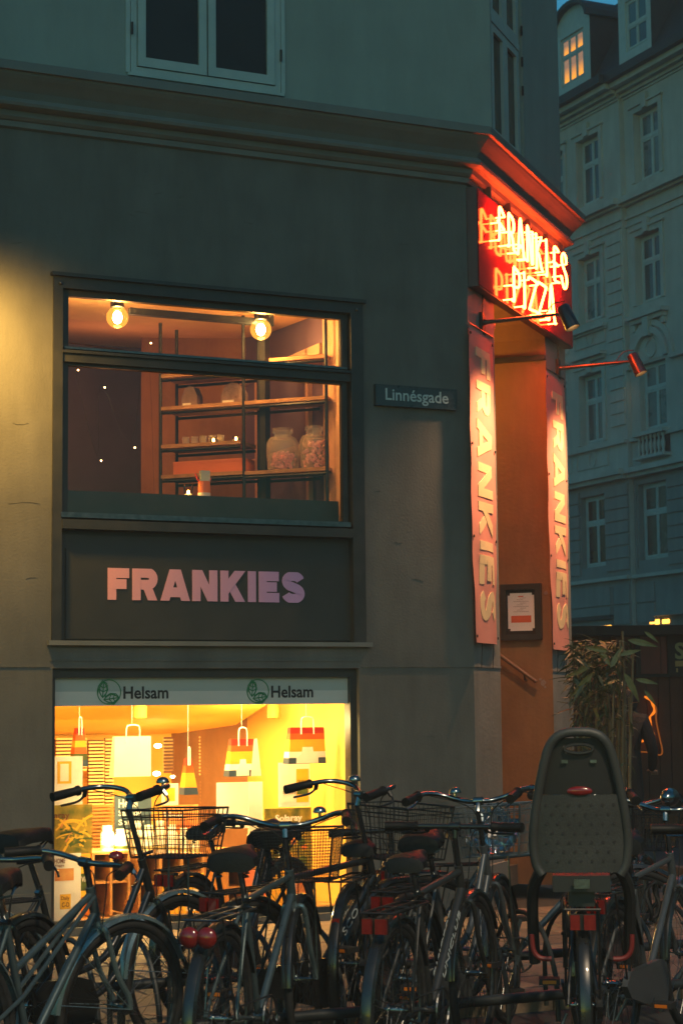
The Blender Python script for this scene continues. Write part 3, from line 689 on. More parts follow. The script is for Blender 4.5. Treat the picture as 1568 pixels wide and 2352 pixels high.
# mansard roof and dormers
zr0 = g0; zr1 = ZW((1420,19,-1.3))
m = MB(); m.quad((LX0,-.3,zr0),(uS+45,-.3,zr0),(uS+45,1.3,zr1),(LX0,1.3,zr1)); m.quad((LX0,1.3,zr1),(uS+45,1.3,zr1),(uS+45,8,zr1+.6),(LX0,8,zr1+.6)); m.build('roof', MT['slate'], far)
m = MB(); m.box(LX0, 1.2, zr1-.04, uS+45, 1.45, zr1+.1); m.build('roof_ridge_trim', MT['slate'], far)
def dormer(px0, px1, pb0, pb1, wx0, wx1, wt, wb, tr, cols, lit, curved, top):
    w = .25; a = UF(px0, 100, w); b = UF(px1, 100, w); z0 = ZW((px0, pb0, w), (px1, pb1, w)); zt_ = ZW((px1, top, w))
    x0 = UF(wx0, 100, w); x1 = UF(wx1, 100, w); za = ZW(*[(p, q, w) for p, q in wb]); zb = ZW(*[(p, q, w) for p, q in wt]); ztr = ZW((tr[0], tr[1], w))
    m = MB(); holed_wall(m, a, b, z0-.2, zt_, [(x0, za, x1, zb)], .12)
    if curved:
        N = 12; c_ = (a+b)/2; hw = (b-a)/2; P = [(c_-hw*math.cos(math.pi*k/N), zt_+hw*.62*math.sin(math.pi*k/N)) for k in range(N+1)]
        m.quad(*[(p[0], 0, p[1]) for p in P])
    m.build('dormer_front', MT['farwhite'], far, (0, -w, 0))
    ck = MB(); ck.box(a, -w+.012, z0-.25, a+.05, 2.6, zt_); ck.box(b-.05, -w+.012, z0-.25, b-.001, 2.6, zt_)
    ck.build('dormer_cheek', MT['slate'], far)
    rf = MB()
    if curved:
        ov = .12; P = [(c_-(hw+ov)*math.cos(math.pi*k/N), zt_+(hw*.62+ov)*math.sin(math.pi*k/N)) for k in range(N+1)]; Q = [(c_-(hw)*math.cos(math.pi*k/N), zt_+hw*.62*math.sin(math.pi*k/N)) for k in range(N+1)]
        for k in range(N): rf.extr([Q[k], P[k], P[k+1], Q[k+1]], -w-.18, 2.8)
    else: rf.box(a-.15, -w-.2, zt_, b+.15, 2.8, zt_+.2)
    rf.build('dormer_roof', MT['slate'], far)
    casement(far, x0, x1, za, zb, -w+.05, cols, 1, fr=.05, sash=.045, paneM='lit2' if lit else 'farpane', fm='farwhite', trans=ztr, gap=.01)
dormer(1277,1354,216,171,1286,1339,((1286,92),(1337,63)),((1289,203),(1337,176)),(1338,107),3,True,True,33)
dormer(1420,1495,134,90,1436,1486,((1438,2),(1484,-25)),((1438,119),(1484,95)),(1438,64),2,False,False,-60)
# ------------------------------------------------------------------ dark timber kiosk and the bamboo
kz = at_depth(1300, 1634, 24.0); KX0 = kz.x; KX1 = at_depth(1700, 1634, 24).x; ktop = at_depth(1450, 1438, 24).z
kio = empty('kiosk', (KX0, 24, 0), 0, label='dark brown timber kiosk with board walls behind the bamboo, poster at the right', cat='kiosk')
MT['kwood'] = mat('kiosk_boards', (.11,.034,.014), .8, var=.35, scale=3, bump=.3, bscale=25)
MT['kdark'] = mat('kiosk_dark', (.028,.018,.012), .8, var=.3, scale=3)
MT['kred'] = mat('kiosk_painted_glow', (.20,.04,.02), .75, var=.35, scale=2)  # red base colour stands in for dim light inside the kiosk window
m = MB(); m.box(0, .03, 0, KX1-KX0, 2.5, ktop-.12); m.build('carcass', MT['kdark'], kio)
m = MB(); m.box(-.1, -.2, ktop-.12, KX1-KX0+.1, 2.6, ktop); m.build('roof', MT['kdark'], kio)
bw = .145; me = MB(); me.box(.004, 0, 0, bw-.006, .028, ktop-.13); me = me.mesh('board', MT['kwood']); k = 0
while (k+1)*bw < KX1-KX0:
    x = k*bw; inst(me, 'board', kio, (x, random.uniform(-.004, .004), 0)); k += 1
def kx(px): return at_depth(px, 1634, 24).x-KX0
def kzz(py): return at_depth(1450, py, 24).z
m = MB()
for p0_, p1_, q0, q1 in ((1461,1472,1462,1550),(1534,1546,1460,1555)): m.box(kx(p0_), -.05, kzz(q1), kx(p1_), -.006, kzz(q0))
m.box(kx(1440), -.05, kzz(1556), kx(1568), -.006, kzz(1549)); m.box(kx(1440), -.05, kzz(1462), kx(1700), -.006, kzz(1455)); m.build('window_frame', MT['kdark'], kio)
m = MB(); m.box(kx(1473), -.02, kzz(1548), kx(1518), -.006, kzz(1463)); m.box(kx(1519.5), -.025, kzz(1548), kx(1533), -.006, kzz(1463)); m.build('window_glow_pane', MT['kred'], kio)
pst = empty('poster', (kx(1546)+KX0, 24-.012, kzz(1552)), 0, label='dark poster with big yellow-green letters on the kiosk wall at the right edge', cat='poster')
pw = kx(1620)-kx(1546); ph = kzz(1462)-kzz(1552); m = MB(); m.box(0, -.02, 0, pw, 0, ph); m.build('sheet', MT['kdark'], pst)
MT['pprint'] = mat('poster_print', (.30,.26,.10), .6); MT['pprint2'] = mat('poster_print_orange', (.45,.25,.07), .6)
zz = lambda py: kzz(py)-kzz(1552)
fit_text('lettering', 'SØ', MT['pprint'], pst, .03, .38, zz(1516), zz(1476), -.022, .001, .03)
m = MB(); m.box(.03, -.022, zz(1532), .42, -.0202, zz(1519)); m.build('lettering_bar', MT['pprint2'], pst)
fit_text('lettering', '11-2', MT['pprint2'], pst, .04, .34, zz(1545), zz(1536), -.022, .001, .01)
gl = empty('neon_reflection', (0, 23.93, 0), 0, label='dim orange neon reflection drawn as glowing lines on the kiosk wall behind the bamboo', cat='light')  # reflected neon drawn as emissive lines; no tube hangs here
MT['dimorange'] = emit('dim_orange_reflection', (1,.22,.015), .30); MT['dimorange2'] = emit('faint_orange_reflection', (1,.25,.03), .06)
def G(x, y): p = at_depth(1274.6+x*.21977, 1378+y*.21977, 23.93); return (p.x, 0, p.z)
m = MB(); m.tube(smooth_path([G(930,1010),G(985,1040),G(1020,1100),G(1030,1170),G(985,1230),G(1000,1330),G(1025,1430),G(1000,1465),G(900,1475),G(815,1510),G(790,1440)],5), [.012+.008*math.sin(i*.5)**2 for i in range(51)], 6); m.build('tube', MT['dimorange'], gl, smooth=True)  # drawn line of the neon reflection, not a real tube
m = MB(); m.tube(smooth_path([G(985,1040),G(1050,1130),G(1050,1250),G(1090,1450),G(1115,1570),G(1090,1620),G(950,1590),G(840,1590)],5), .010, 6); m.build('tube', MT['dimorange2'], gl, smooth=True)  # fainter line of the neon reflection, not a real tube

MT['culm'] = mat('bamboo_culm', (.16,.10,.045), .45, var=.3, scale=6); MT['leaf'] = mat('bamboo_leaf', (.05,.062,.024), .5, var=.4, scale=3); MT['leaf2'] = mat('bamboo_leaf_pale', (.17,.15,.05), .5, var=.3, scale=3)
MT['soil'] = mat('soil', (.03,.022,.015), .9, var=.4, scale=20, bump=.6)
DB = 14.2; bo = at_depth(1385, 1634, DB); 
bam = empty('bamboo', (bo.x, DB, 0), 0, label='tall bamboo clump in a dark planter beside the corner, between the building and the kiosk', cat='plant')
def bxy(px, py, dy=0): p = at_depth(px, py, DB+dy); return Vector((p.x-bo.x, dy, p.z))
culms = [(1362,1500,1366,1.4),(1396,1520,1398,.2),(1418,1470,1417,0),(1426,1450,1424,.35),(1430,1540,1429,-.1),(1438,1600,1436,.1),(1449,1500,1443,-.2),(1345,1560,1346,.5),(1330,1530,1328,.7),(1381,1540,1384,.5),(1405,1560,1404,-.15),(1412,1600,1410,.4),(1424,1640,1422,.15)]
tips = []
for (pt, yt, pb_, dy) in culms:
    if dy > 1: dy = .1
    a = bxy(pt, yt, dy); b = bxy(pb_, 1634, dy); b.z = .38
    n_ = 9; pts = []; rr = []
    for k in range(n_*3+1):
        t = k/(n_*3); p = b.lerp(a, t)+Vector((.02*math.sin(t*3+pt), 0, 0)); pts.append(p); rr.append((.0155*(1-.45*t))*(1.18 if k % 3 == 0 else 1.0))
    m = MB(); m.tube(pts, rr, 7); m.build('culm', MT['culm'], bam, smooth=True); tips.append((b, a))
lf = []
for mn in ('leaf', 'leaf2'):
    m = MB(); L = 1.0; N = 6
    for k in range(N+1):
        t = k/N; wd = .075*math.sin(math.pi*(t**.7))+.002; z = -.25*t*t
        m.v += [(t*L, -wd, z+.01), (t*L, 0, z-.008), (t*L, wd, z+.01)]
    for k in range(N):
        for q in (0, 1): m.f.append((k*3+q, (k+1)*3+q, (k+1)*3+q+1, k*3+q+1)); m.m.append(0)
    lf.append(m.mesh('leaf', MT[mn]))
rnd = random.Random(3)
def leafspot():
    r = rnd.random()
    if r < .75: px = rnd.uniform(1308, 1420); py = 1472+abs(rnd.gauss(0, 80))
    else: px = rnd.uniform(1315, 1452); py = rnd.uniform(1460, 1800)
    return max(1314, min(1462, px)), max(1470, py)
for k in range(230):
    px, py = leafspot(); dy = rnd.uniform(-.45, .5); p = bxy(px, py, dy)
    s_ = rnd.uniform(.08, .20); inst(lf[1 if rnd.random() < .10 else 0], 'leaf', bam, p, (rnd.uniform(-.8,.8), rnd.uniform(-.7,.9), rnd.uniform(0,6.28)), (s_, s_*1.1, s_))
for px, py, ang, s_ in ((1359,1524,-150,.22),(1400,1535,60,.20),(1400,1530,120,.17),(1420,1505,15,.18),(1440,1470,-10,.24),(1478,1450,-35,.14),(1432,1545,-60,.25),(1360,1545,-130,.24),(1398,1496,170,.2),(1458,1560,-10,.18),(1478,1585,-50,.15)):
    p = bxy(px, py, -.35); inst(lf[1], 'leaf', bam, p, (0.9, 0, 0), (s_, s_*1.3, s_)).rotation_euler = (R(80), R(-ang), 0)
bmk = MB()
for k in range(1300):
    px, py = leafspot() if rnd.random() < .6 else (rnd.uniform(1308, 1394), rnd.uniform(1485, 1950))
    p = bxy(px, py, rnd.uniform(-.3, .75)); mt_ = Matrix.Translation(p) @ Matrix.Rotation(rnd.uniform(0,6.28), 4, 'Z') @ Matrix.Rotation(rnd.uniform(-.3,1.2), 4, 'Y') @ Matrix.Rotation(rnd.uniform(-.7,.7), 4, 'X') @ Matrix.Scale(rnd.uniform(.06,.15), 4)
    n0 = len(bmk.v); bmk.v += [tuple(mt_ @ Vector(q)) for q in ((0,0,0),(.45,-.07,-.02),(1,0,-.25),(.45,.07,-.02))]; bmk.f.append((n0,n0+1,n0+2,n0+3)); bmk.m.append(0)
bmk.build('foliage', MT['leaf'], bam, kind='stuff')
plb = MB(); bx0 = bxy(1312,1634).x; bx1 = bxy(1455,1634).x; plb.box(bx0, -.35, 0, bx1, .35, .40); plb.build('planter_box', MT['kdark'], bam)
plb = MB(); plb.box(bx0+.03, -.32, .401, bx1-.03, .32, .415); plb.build('soil', MT['soil'], bam)
# ------------------------------------------------------------------ neon sign on the chamfered face
BO = FA.o
sgn = empty('neon_sign', BO, TB, label='red lit neon sign box over the corner entrance with tube lettering in two lines', cat='neon sign')
SW = .09
su0, sz1 = FB.uz(1095, 432, SW); _, sz0 = FB.uz(1095, 657, SW); su1, a1_ = FB.uz(1311, 603, SW); _, a2_ = FB.uz(1311.5, 795, SW)
sz1 = (sz1+a1_)/2; sz0 = (sz0+a2_)/2
print('sign', su0, su1, sz0, sz1, a1_, a2_, 'zcb', zcb)
MT['signred'] = mat('glossy_red_acrylic', (.30, .010, .008), .09, var=.1, scale=3, ior=1.16)
MT['signside'] = mat('sign_case', (.07, .02, .025), .4, var=.15, scale=6)
m = MB(); m.box(su0, -SW+.006, sz0, su1, -.002, sz1); m.build('case', MT['signside'], sgn)
m = MB(); m.box(su0+.012, -SW, sz0+.012, su1-.012, -SW+.005, sz1-.012); m.build('backing_panel', MT['signred'], sgn)
MT['neon'] = emit('neon_tube', (1.0, .062, .0095), 23.0)
NW = SW+.075
def neon_word(word, ul, ur, zlt, zlb, zrt, zrb, cells, zig=0):
    """tube letters; each cell (x0,x1) in 0..1 along the line"""
    G_ = {
    'F': [[(.15,-.02),(.28,.03),(.3,.2),(.3,.52),(.12,.56),(.3,.62),(.32,.97),(.5,1.0),(.9,.82)],[(.3,.54),(.85,.42)]],
    'R': [[(.05,.02),(.22,.03),(.25,.15),(.25,.95),(.4,1.0),(.75,.92),(.85,.7),(.7,.52),(.3,.48)],[(.45,.5),(.7,.3),(.78,.05),(1.0,-.02)]],
    'A': [[(.0,.0),(.15,.0),(.2,.1),(.45,1.0),(.58,1.0),(.85,.08),(1.0,0)],[(.25,.3),(.8,.3)]],
    'N': [[(.05,0),(.18,.0),(.2,.1),(.2,.97),(.3,1.0),(.4,.9),(.7,.08),(.8,.02),(.85,.1),(.85,.98)]],
    'K': [[(.15,.98),(.2,.9),(.2,.05),(.1,-.02)],[(.85,1.0),(.75,.9),(.3,.5),(.5,.42),(.8,.08),(1.0,.0)]],
    'I': [[(.4,1.0),(.5,.95),(.5,.05),(.38,-.02),(.2,-.02)]],
    'E': [[(.9,.93),(.6,1.0),(.3,.97),(.28,.6),(.15,.54),(.28,.48),(.28,.08),(.4,.0),(.9,.03)],[(.25,.54),(.8,.5)]],
    'S': [[(.8,.72),(.78,.9),(.5,1.0),(.25,.9),(.22,.7),(.45,.55),(.75,.4),(.85,.2),(.7,.02),(.45,-.02),(.22,.12),(.12,.25),(-.05,.25)]],
    'P': [[(.0,.02),(.18,.0),(.25,.1),(.25,.95),(.4,1.0),(.75,.9),(.82,.7),(.7,.5),(.3,.44),(.1,.46)]],
    'Z': [[(.05,.88),(.1,.97),(.3,.98),(.85,.95),(.85,.85),(.2,.12),(.2,.02),(.8,.04),(1.0,-.02)]]}
    for ch, (c0, c1) in zip(word, cells):
        m = MB()
        for st_ in G_[ch]:
            P = []
            for x, z in st_:
                u = c0+(c1-c0)*x; zb_ = zlb+(zrb-zlb)*u; zt_ = zlt+(zrt-zlt)*u
                P.append((ul+(ur-ul)*u, -NW, zb_+(zt_-zb_)*z))
            m.tube(smooth_path(P, 5), .0108, 8)
            for q in (P[0], P[-1]): m.tube([q, (q[0], -SW-.002, q[2])], .006, 6)
        m.build('neon_letter', MT['neon'], sgn, smooth=True)
def uzN(px, py): return FB.uz(px, py, NW)
fl = uzN(1138, 471); flb = uzN(1138, 546); fr = uzN(1302, 588); frb = uzN(1302, 665)
n = 8; cl = [(.005+i*.126, .005+i*.126+.112) for i in range(8)]; cl[5] = (.64,.715); 
neon_word('FRANKIES', fl[0], fr[0], fl[1], flb[1], fr[1], frb[1], cl)
fl = uzN(1173, 612); flb = uzN(1173, 688); fr = uzN(1274, 668); frb = uzN(1274, 742)
neon_word('PIZZA', fl[0], fr[0], fl[1], flb[1], fr[1], frb[1], [(0,.22),(.2,.36),(.36,.58),(.57,.80),(.80,1.0)])
m = MB()
for uu in (.13, .32, .52, .72, .88):
    u = su0+(su1-su0)*uu; m.box(u-.012, -SW-.0, sz1-.01, u+.012, -.02, sz1+.09); m.build('bracket', MT['steel'], sgn); m = MB()
# ------------------------------------------------------------------ banners, arm lamps
def banner(p0, p1, pt0, pt1, pb0, pb1, lab, tx0, tx1, ty0, ty1):
    u0 = FB.uz(p0, 1100, .03)[0]; u1 = FB.uz(p1, 1100, .03)[0]
    z1 = (FB.uz(p0, pt0, .03)[1]+FB.uz(p1, pt1, .03)[1])/2; z0 = (FB.uz(p0+9, pb0, .03)[1]+FB.uz(p1+9, pb1, .03)[1])/2
    e = empty('banner', FB.world(u0, -.03, z0), TB, label=lab, cat='banner', group='pink cloth banners on the entrance pilasters')
    H = z1-z0; Wd = u1-u0; nx, nz = 14, 70; rnd = random.Random(int(p0))
    m = MB()
    for j in range(nz+1):
        t = j/nz; z = H*t; k = max(0, 1-t*1.9); ins = .010*k*math.sin(t*9+p0)+.012*k
        for i in range(nx+1):
            s = i/nx
            y = -.012*k*math.sin(s*9+t*7+p0)-.02*k*math.sin(s*math.pi)*(1+.5*math.sin(t*22+s*5))+.003*math.sin(t*30+s*4)
            m.v.append((ins+(Wd-2*ins)*s, y, z))
    for j in range(nz):
        for i in range(nx): a = j*(nx+1)+i; m.f.append((a, a+1, a+nx+2, a+nx+1)); m.m.append(0)
    o = m.build('cloth', MT['pinkcloth'], e, smooth=True)
    def ypos(x, z):
        t = z/H; s = x/Wd; k = max(0, 1-t*1.9)
        return -.012*k*math.sin(s*9+t*7+p0)-.02*k*math.sin(s*math.pi)*(1+.5*math.sin(t*22+s*5))+.003*math.sin(t*30+s*4)
    a = FB.uz(tx0, 1100, .03)[0]-u0; b = FB.uz(tx1, 1100, .03)[0]-u0; zt_ = FB.uz((p0+p1)/2, ty0, .03)[1]-z0; zb_ = FB.uz((p0+p1)/2+6, ty1, .03)[1]-z0
    o = block_word('lettering', 'FRANKIES', MT['cream'], e, a, b, zb_, zt_, 0, vert=True, w=.25, gap=.14)
    bm = bmesh.new(); bm.from_mesh(o.data); bmesh.ops.subdivide_edges(bm, edges=[q for q in bm.edges if q.calc_length() > .05], cuts=3, use_grid_fill=True)
    for v in bm.verts: v.co.y += ypos(v.co.x, v.co.z)-.0045
    bm.to_mesh(o.data); bm.free()
    for k, (zf) in enumerate((.02, .33, .62, .97)):
        for x in (.02, Wd-.02):
            g_ = MB(); g_.lathe([(.004,0),(.011,0),(.011,.006),(.004,.006)], 8, Matrix.Translation((x, ypos(x, H*zf)-.004, H*zf)) @ Matrix.Rotation(R(90), 4, 'X')); g_.build('eyelet', MT['darkmetal'], e)
    r = MB(); r.tube([(-.005, -.004, H-.006), (Wd+.005, -.004, H-.006)], .006, 6); r.build('top_rod', MT['steel'], e)
    c = MB()
    for x in (.25, .72): c.tube([(Wd*x, -.01, .005), (Wd*x, -.012, -.03), (Wd*x+.01, .0, -.19)], .0028, 5); c.build('cord', MT['darkmetal'], e); c = MB()
    return e, u0, u1, z0, z1
b1 = banner(1082, 1137, 745, 777, 1476, 1481, 'pink cloth banner with tall cream letters on the left pilaster of the entrance', 1096, 1128, 806, 1428)
b2 = banner(1257.5, 1300, 848, 873, 1490, 1497, 'pink cloth banner with tall cream letters on the right pilaster of the entrance', 1270, 1294, 905, 1446)
MT['lampglow'] = emit('lamp_face', (1, .55, .18), 6.0)
MT['lampred'] = mat('lamp_black', (.03, .025, .025), .3, .3, coat=.4)
def arm_lamp(px, py, ex, ey, lab, tgt, watt):
    u, z = FB.uz(px, py, .02)
    e = empty('arm_lamp', FB.world(u, 0, z), TB, label=lab, cat='lamp', group='swing arm spotlights over the entrance banners')
    # length from the end pixel, along the outward normal
    best = min((abs((lambda q: ((q-Vector((0,0,EYE))).dot(rt)/(q-Vector((0,0,EYE))).dot(fw))*FPX+CXP)(FB.world(u, -L/100., z))-ex), L) for L in range(20, 120))[1]/100.
    L = best; drop = 0.0
    m = MB(); m.box(-.035, -.03, -.10, .035, 0, .08); m.build('wall_plate', MT['darkmetal'], e)
    m = MB(); m.tube([(0, -.02, 0), (0, -.06, .0), (0, -L*.8, .01), (0, -L, .012)], [.028,.017,.014,.012], 10); m.build('arm', MT['lampred'], e, smooth=True)
    m = MB(); m.tube([(.03,-.01,.08), (.02,-.02,.35)], .006, 5); m.build('conduit', MT['darkmetal'], e)
    tl = R(24); H = Matrix.Translation((0, -L-.05, -.02)) @ Matrix.Rotation(-tl, 4, 'X')
    m = MB(); m.lathe([(.001,.10),(.045,.10),(.052,.09),(.056,-.05),(.060,-.095),(.054,-.095),(.05,-.06),(.001,-.055)], 18, H); m.build('lamp_head', MT['lampred'], e, smooth=True)
    m = MB(); m.lathe([(.001,-.062),(.049,-.062)], 18, H); m.build('lamp_lens', MT['lampglow'], e)
    m = MB(); m.tube(smooth_path([(0,-L*.8,.02),(.01,-L*.9,.10),(0,-L-.03,.11)],5), .004, 5); m.build('flex', MT['darkmetal'], e, smooth=True)
    li = bpy.data.lights.new('banner_spot', 'SPOT'); lo = bpy.data.objects.new('banner_spot', li); SC.collection.objects.link(lo); lo.parent = e
    li.energy = watt*.85; li.color = (1, .52, .24); li.spot_size = R(102); li.spot_blend = 1.0; li.shadow_soft_size = .04
    lo.location = (0, -L-.03, -.14)
    d = Vector((tgt[0]-0, tgt[1]+L, tgt[2])); lo.rotation_euler = d.to_track_quat('-Z', 'Y').to_euler()
    return e
arm_lamp(1108, 741, 1290, 738, 'black arm spotlight reaching out under the neon sign, above the left banner', (0, 0, -1.8), 85)
arm_lamp(1282, 846, 1447, 838, 'black arm spotlight standing out to the right, above the right banner', (0, 0, -1.8), 85)
# street name sign on wall A
s0_ = AZ(862, 908, .03); s1_ = AZ(1048, 920, .03); st_ = (AZ(862,881,.03)[1]+AZ(1048,896,.03)[1])/2; sb_ = (AZ(862,930,.03)[1]+AZ(1048,943,.03)[1])/2
stn = empty('street_sign', FA.world(s0_[0], -.012, sb_), TA, label='dark blue-grey street name sign with white letters on the wall right of the bay', cat='street sign')
MT['signblue'] = mat('enamel_dark', (.025,.03,.035), .3, var=.2, scale=8, coat=.3); MT['signwhite'] = mat('enamel_white', (.48,.52,.50), .4)
Ws = s1_[0]-s0_[0]; Hs = st_-sb_; m = MB(); m.box(0, -.022, 0, Ws, .010, Hs); m.build('plate', MT['signblue'], stn)
m = MB(); 
for q in ((0,-.026,0,Ws,-.0222,.008),(0,-.026,Hs-.008,Ws,-.0222,Hs),(0,-.026,.0085,.008,-.0222,Hs-.0085),(Ws-.008,-.026,.0085,Ws,-.0222,Hs-.0085)): m.box(*q)
m.build('rim', MT['signblue'], stn)
fit_text('lettering', 'Linnésgade', MT['signwhite'], stn, AZ(884,912,.03)[0]-s0_[0], AZ(1028,912,.03)[0]-s0_[0], Hs*.10, Hs*.83, -.0255, .001, .012)
# menu case on the passage wall, handrail
mu0, mz1 = FP.uz(1148, 1344, .04); mu1, mz0 = FP.uz(1243, 1469, .04)
mz1 = FP.uz(1200, 1341, .04)[1]; mz0 = FP.uz(1200, 1470, .04)[1]; mu0 = min(mu0, mu1-.32)
menu = empty('menu_case', FP.world(mu0, 0, mz0), FP.th, label='dark framed menu case with cream sheet and orange block inside the entrance passage', cat='menu case')
Wm = mu1-mu0; Hm = mz1-mz0; m = MB(); t_ = .05
for q in ((0,0,t_,Hm),(Wm-t_,0,Wm,Hm),(t_,0,Wm-t_,t_),(t_,Hm-t_,Wm-t_,Hm)): m.box(q[0], -.05, q[1], q[2], 0, q[3])
m.build('frame', MT['blackwood'], menu); m = MB(); m.box(t_+.001, -.02, t_+.001, Wm-t_-.001, 0, Hm-t_-.001); m.build('back', MT['kdark'], menu)
a = FP.uz(1195, 1410, .02)[0]-mu0; c0 = FP.uz(1166,1410,.02)[0]-mu0; c1 = FP.uz(1226.5,1410,.02)[0]-mu0; d1 = FP.uz(1196,1362,.02)[1]-mz0; d0_ = FP.uz(1196,1449,.02)[1]-mz0
m = MB(); k = .02; m.extr([(c0+k,d0_),(c1-k,d0_),(c1-k,d0_+k),(c1,d0_+k),(c1,d1-k),(c1-k,d1-k),(c1-k,d1),(c0+k,d1),(c0+k,d1-k),(c0,d1-k),(c0,d0_+k),(c0+k,d0_+k)], -.023, -.0205); m.build('sheet', MT['paper'], menu)
MT['orangeprint'] = mat('orange_print', (.65,.13,.05), .6); MT['greyprint'] = mat('grey_print', (.38,.34,.3), .6)
m = MB(); m.box(c0+(c1-c0)*.12, -.0245, d0_+(d1-d0_)*.22, c1-(c1-c0)*.12, -.0235, d0_+(d1-d0_)*.40); m.box(c0+(c1-c0)*.4, -.0245, d1-.035, c1-(c1-c0)*.4, -.0235, d1-.026); m.build('orange_block', MT['orangeprint'], menu)
m = MB()
for i in range(9): 
    zq = d0_+(d1-d0_)*(.50+.045*i)
    m.box(c0+.05+.03*(i % 3), -.0243, zq, c1-.05-.025*((i*2) % 3), -.0235, zq+.004); 
m.build('menu_lines', MT['greyprint'], menu, kind='stuff')
MT['shelfdark'] = mat('rail_wood', (.16,.08,.04), .35, var=.2, scale=9)
h0_ = FP.uz(1150, 1507, .07); h1_ = FP.uz(1231, 1566, .07)
dd = (h1_[0]-h0_[0]); h00 = (h0_[0]-dd, h0_[1]+(h0_[1]-h1_[1]))
hr = empty('handrail', FP.world(h1_[0], 0, h1_[1]), FP.th, label='slim wooden handrail sloping down along the passage wall below the menu', cat='handrail')
m = MB(); m.tube([(h00[0]-h1_[0], -.07, h00[1]-h1_[1]), (0, -.07, 0)], .018, 10); m.build('rail', MT['shelfdark'], hr, smooth=True)
m = MB(); vx = (h0_[0]-h1_[0])*.35; vz = (h0_[1]-h1_[1])*.35; m.tube([(vx, 0, vz-.06), (vx, -.05, vz-.06), (vx, -.07, vz)], .008, 6); m.build('bracket', MT['darkmetal'], hr)
# chipped plaster patches
MT['chip'] = mat('chipped_plaster', (.30,.21,.16), .9, bump=.5)
for px, py, s_ in ((1247,1568,.028),(1253,1362,.02),(1240,1560,.014),(1251,1578,.012)):
    u, z = FP.uz(px, py, .002); m = MB(); rn = random.Random(int(px)); P = [(u+s_*rn.uniform(.5,1)*math.cos(k*.785), z+s_*1.2*rn.uniform(.5,1)*math.sin(k*.785)) for k in range(8)]
    m.extr(P, -.004, .002); o = m.build('plaster_chip', MT['chip'], bld); o.matrix_basis = bld.matrix_basis.inverted() @ (Matrix.Translation(FP.o) @ Matrix.Rotation(FP.th, 4, 'Z'))
def lamp_point(name, loc, watt, col, rad=.05, parent=None):
    li = bpy.data.lights.new(name, 'POINT'); lo = bpy.data.objects.new(name, li); SC.collection.objects.link(lo); li.energy = watt*.85; li.color = col; li.shadow_soft_size = rad; lo.location = loc
    if parent: lo.parent = parent
    return lo
def area(name, frame, u, y, z, sx, sy, watt, col, rot=(0,0,0)):
    li = bpy.data.lights.new(name, 'AREA'); li.shape = 'RECTANGLE'; li.size = sx; li.size_y = sy; li.energy = watt*.85; li.color = col
    lo = bpy.data.objects.new(name, li); SC.collection.objects.link(lo); lo.location = frame.world(u, y, z); lo.rotation_euler = (rot[0], rot[1], frame.th); return lo
pc = FB.world(OR-.16, 1.30, zs_-.17)
pl_ = empty('passage_lamp', pc, TB, label='small orange wall lamp high inside the entrance passage', cat='lamp'); m = MB(); m.ball((0,0,0), .05); m.build('globe', emit('passage_bulb', (1,.36,.05), 6), pl_); m = MB(); m.tube([(0,0,.04),(.16,0,.08)], .015, 8); m.build('arm', MT['darkmetal'], pl_)
lamp_point('passage_light', pc-FB.ax*.12-Vector((0,0,.06)), 20, (1, .47, .05), .08)
# warm wall lamp just left of the view
wu, wz = AZ(-150, 690)
wl = empty('wall_lamp', FA.world(wu, 0, wz), TA, label='shaded wall lamp left of the bay, lighting the plaster', cat='lamp')
m = MB(); m.tube([(0,0,.12),(0,-.4,.25),(0,-.75,.17)], .012, 8); m.build('arm', MT['darkmetal'], wl); m = MB(); m.lathe([(.03,.06),(.05,.05),(.11,-.0),(.105,-.0)], 16, Matrix.Translation((0,-.75,.12))); m.build('lamp_shade', MT['darkmetal'], wl)
li = bpy.data.lights.new('wall_lamp_light', 'SPOT'); lo = bpy.data.objects.new('wall_lamp_light', li); SC.collection.objects.link(lo); lo.parent = wl; lo.location = (.0, -.75, .10)
li.energy = 115; li.color = (1, .55, .11); li.spot_size = R(135); li.spot_blend = 1.0; li.shadow_soft_size = .16; lo.rotation_euler = Vector((.12, .75, -.72)).to_track_quat('-Z', 'Y').to_euler()

# ------------------------------------------------------------------ upper room behind the bay glass
MT['room_sky_tint'] = mat('room_wall_sky_tint', (.17,.11,.18), .8, var=.2, scale=1.5); MT['room_ceil'] = mat('room_ceiling', (.75,.48,.25), .8, var=.05)  # purple of the walls stands in for dusk sky mirrored in the glass
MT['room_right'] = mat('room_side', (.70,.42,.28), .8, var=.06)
zc2 = AZ(300, 668, -.25)[1]; zc2 = max(zc2, zug1+.02); rf0 = zlg0-.3; x0_, x1_ = bayL+.03, bayR-.10
room = empty('dining_room', BO, TA, label='orange lit room behind the bay window', cat='room')
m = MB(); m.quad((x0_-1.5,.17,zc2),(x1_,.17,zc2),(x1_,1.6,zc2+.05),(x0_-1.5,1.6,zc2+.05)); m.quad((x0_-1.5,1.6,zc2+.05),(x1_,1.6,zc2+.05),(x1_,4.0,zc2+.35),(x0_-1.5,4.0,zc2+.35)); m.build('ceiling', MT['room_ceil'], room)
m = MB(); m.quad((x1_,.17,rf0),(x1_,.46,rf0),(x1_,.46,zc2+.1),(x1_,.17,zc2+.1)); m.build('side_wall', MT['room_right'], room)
m = MB(); m.quad((x1_+.03,.46,rf0),(x1_+.03,4,rf0),(x1_+.03,4,zc2+.4),(x1_+.03,.46,zc2+.4)); m.build('side_wall', MT['room_sky_tint'], room)
m = MB()
for y in (.72, 1.65, 1.75, 2.9): m.box(x1_-.01, y, rf0, x1_+.028, y+.05, zc2-.22)
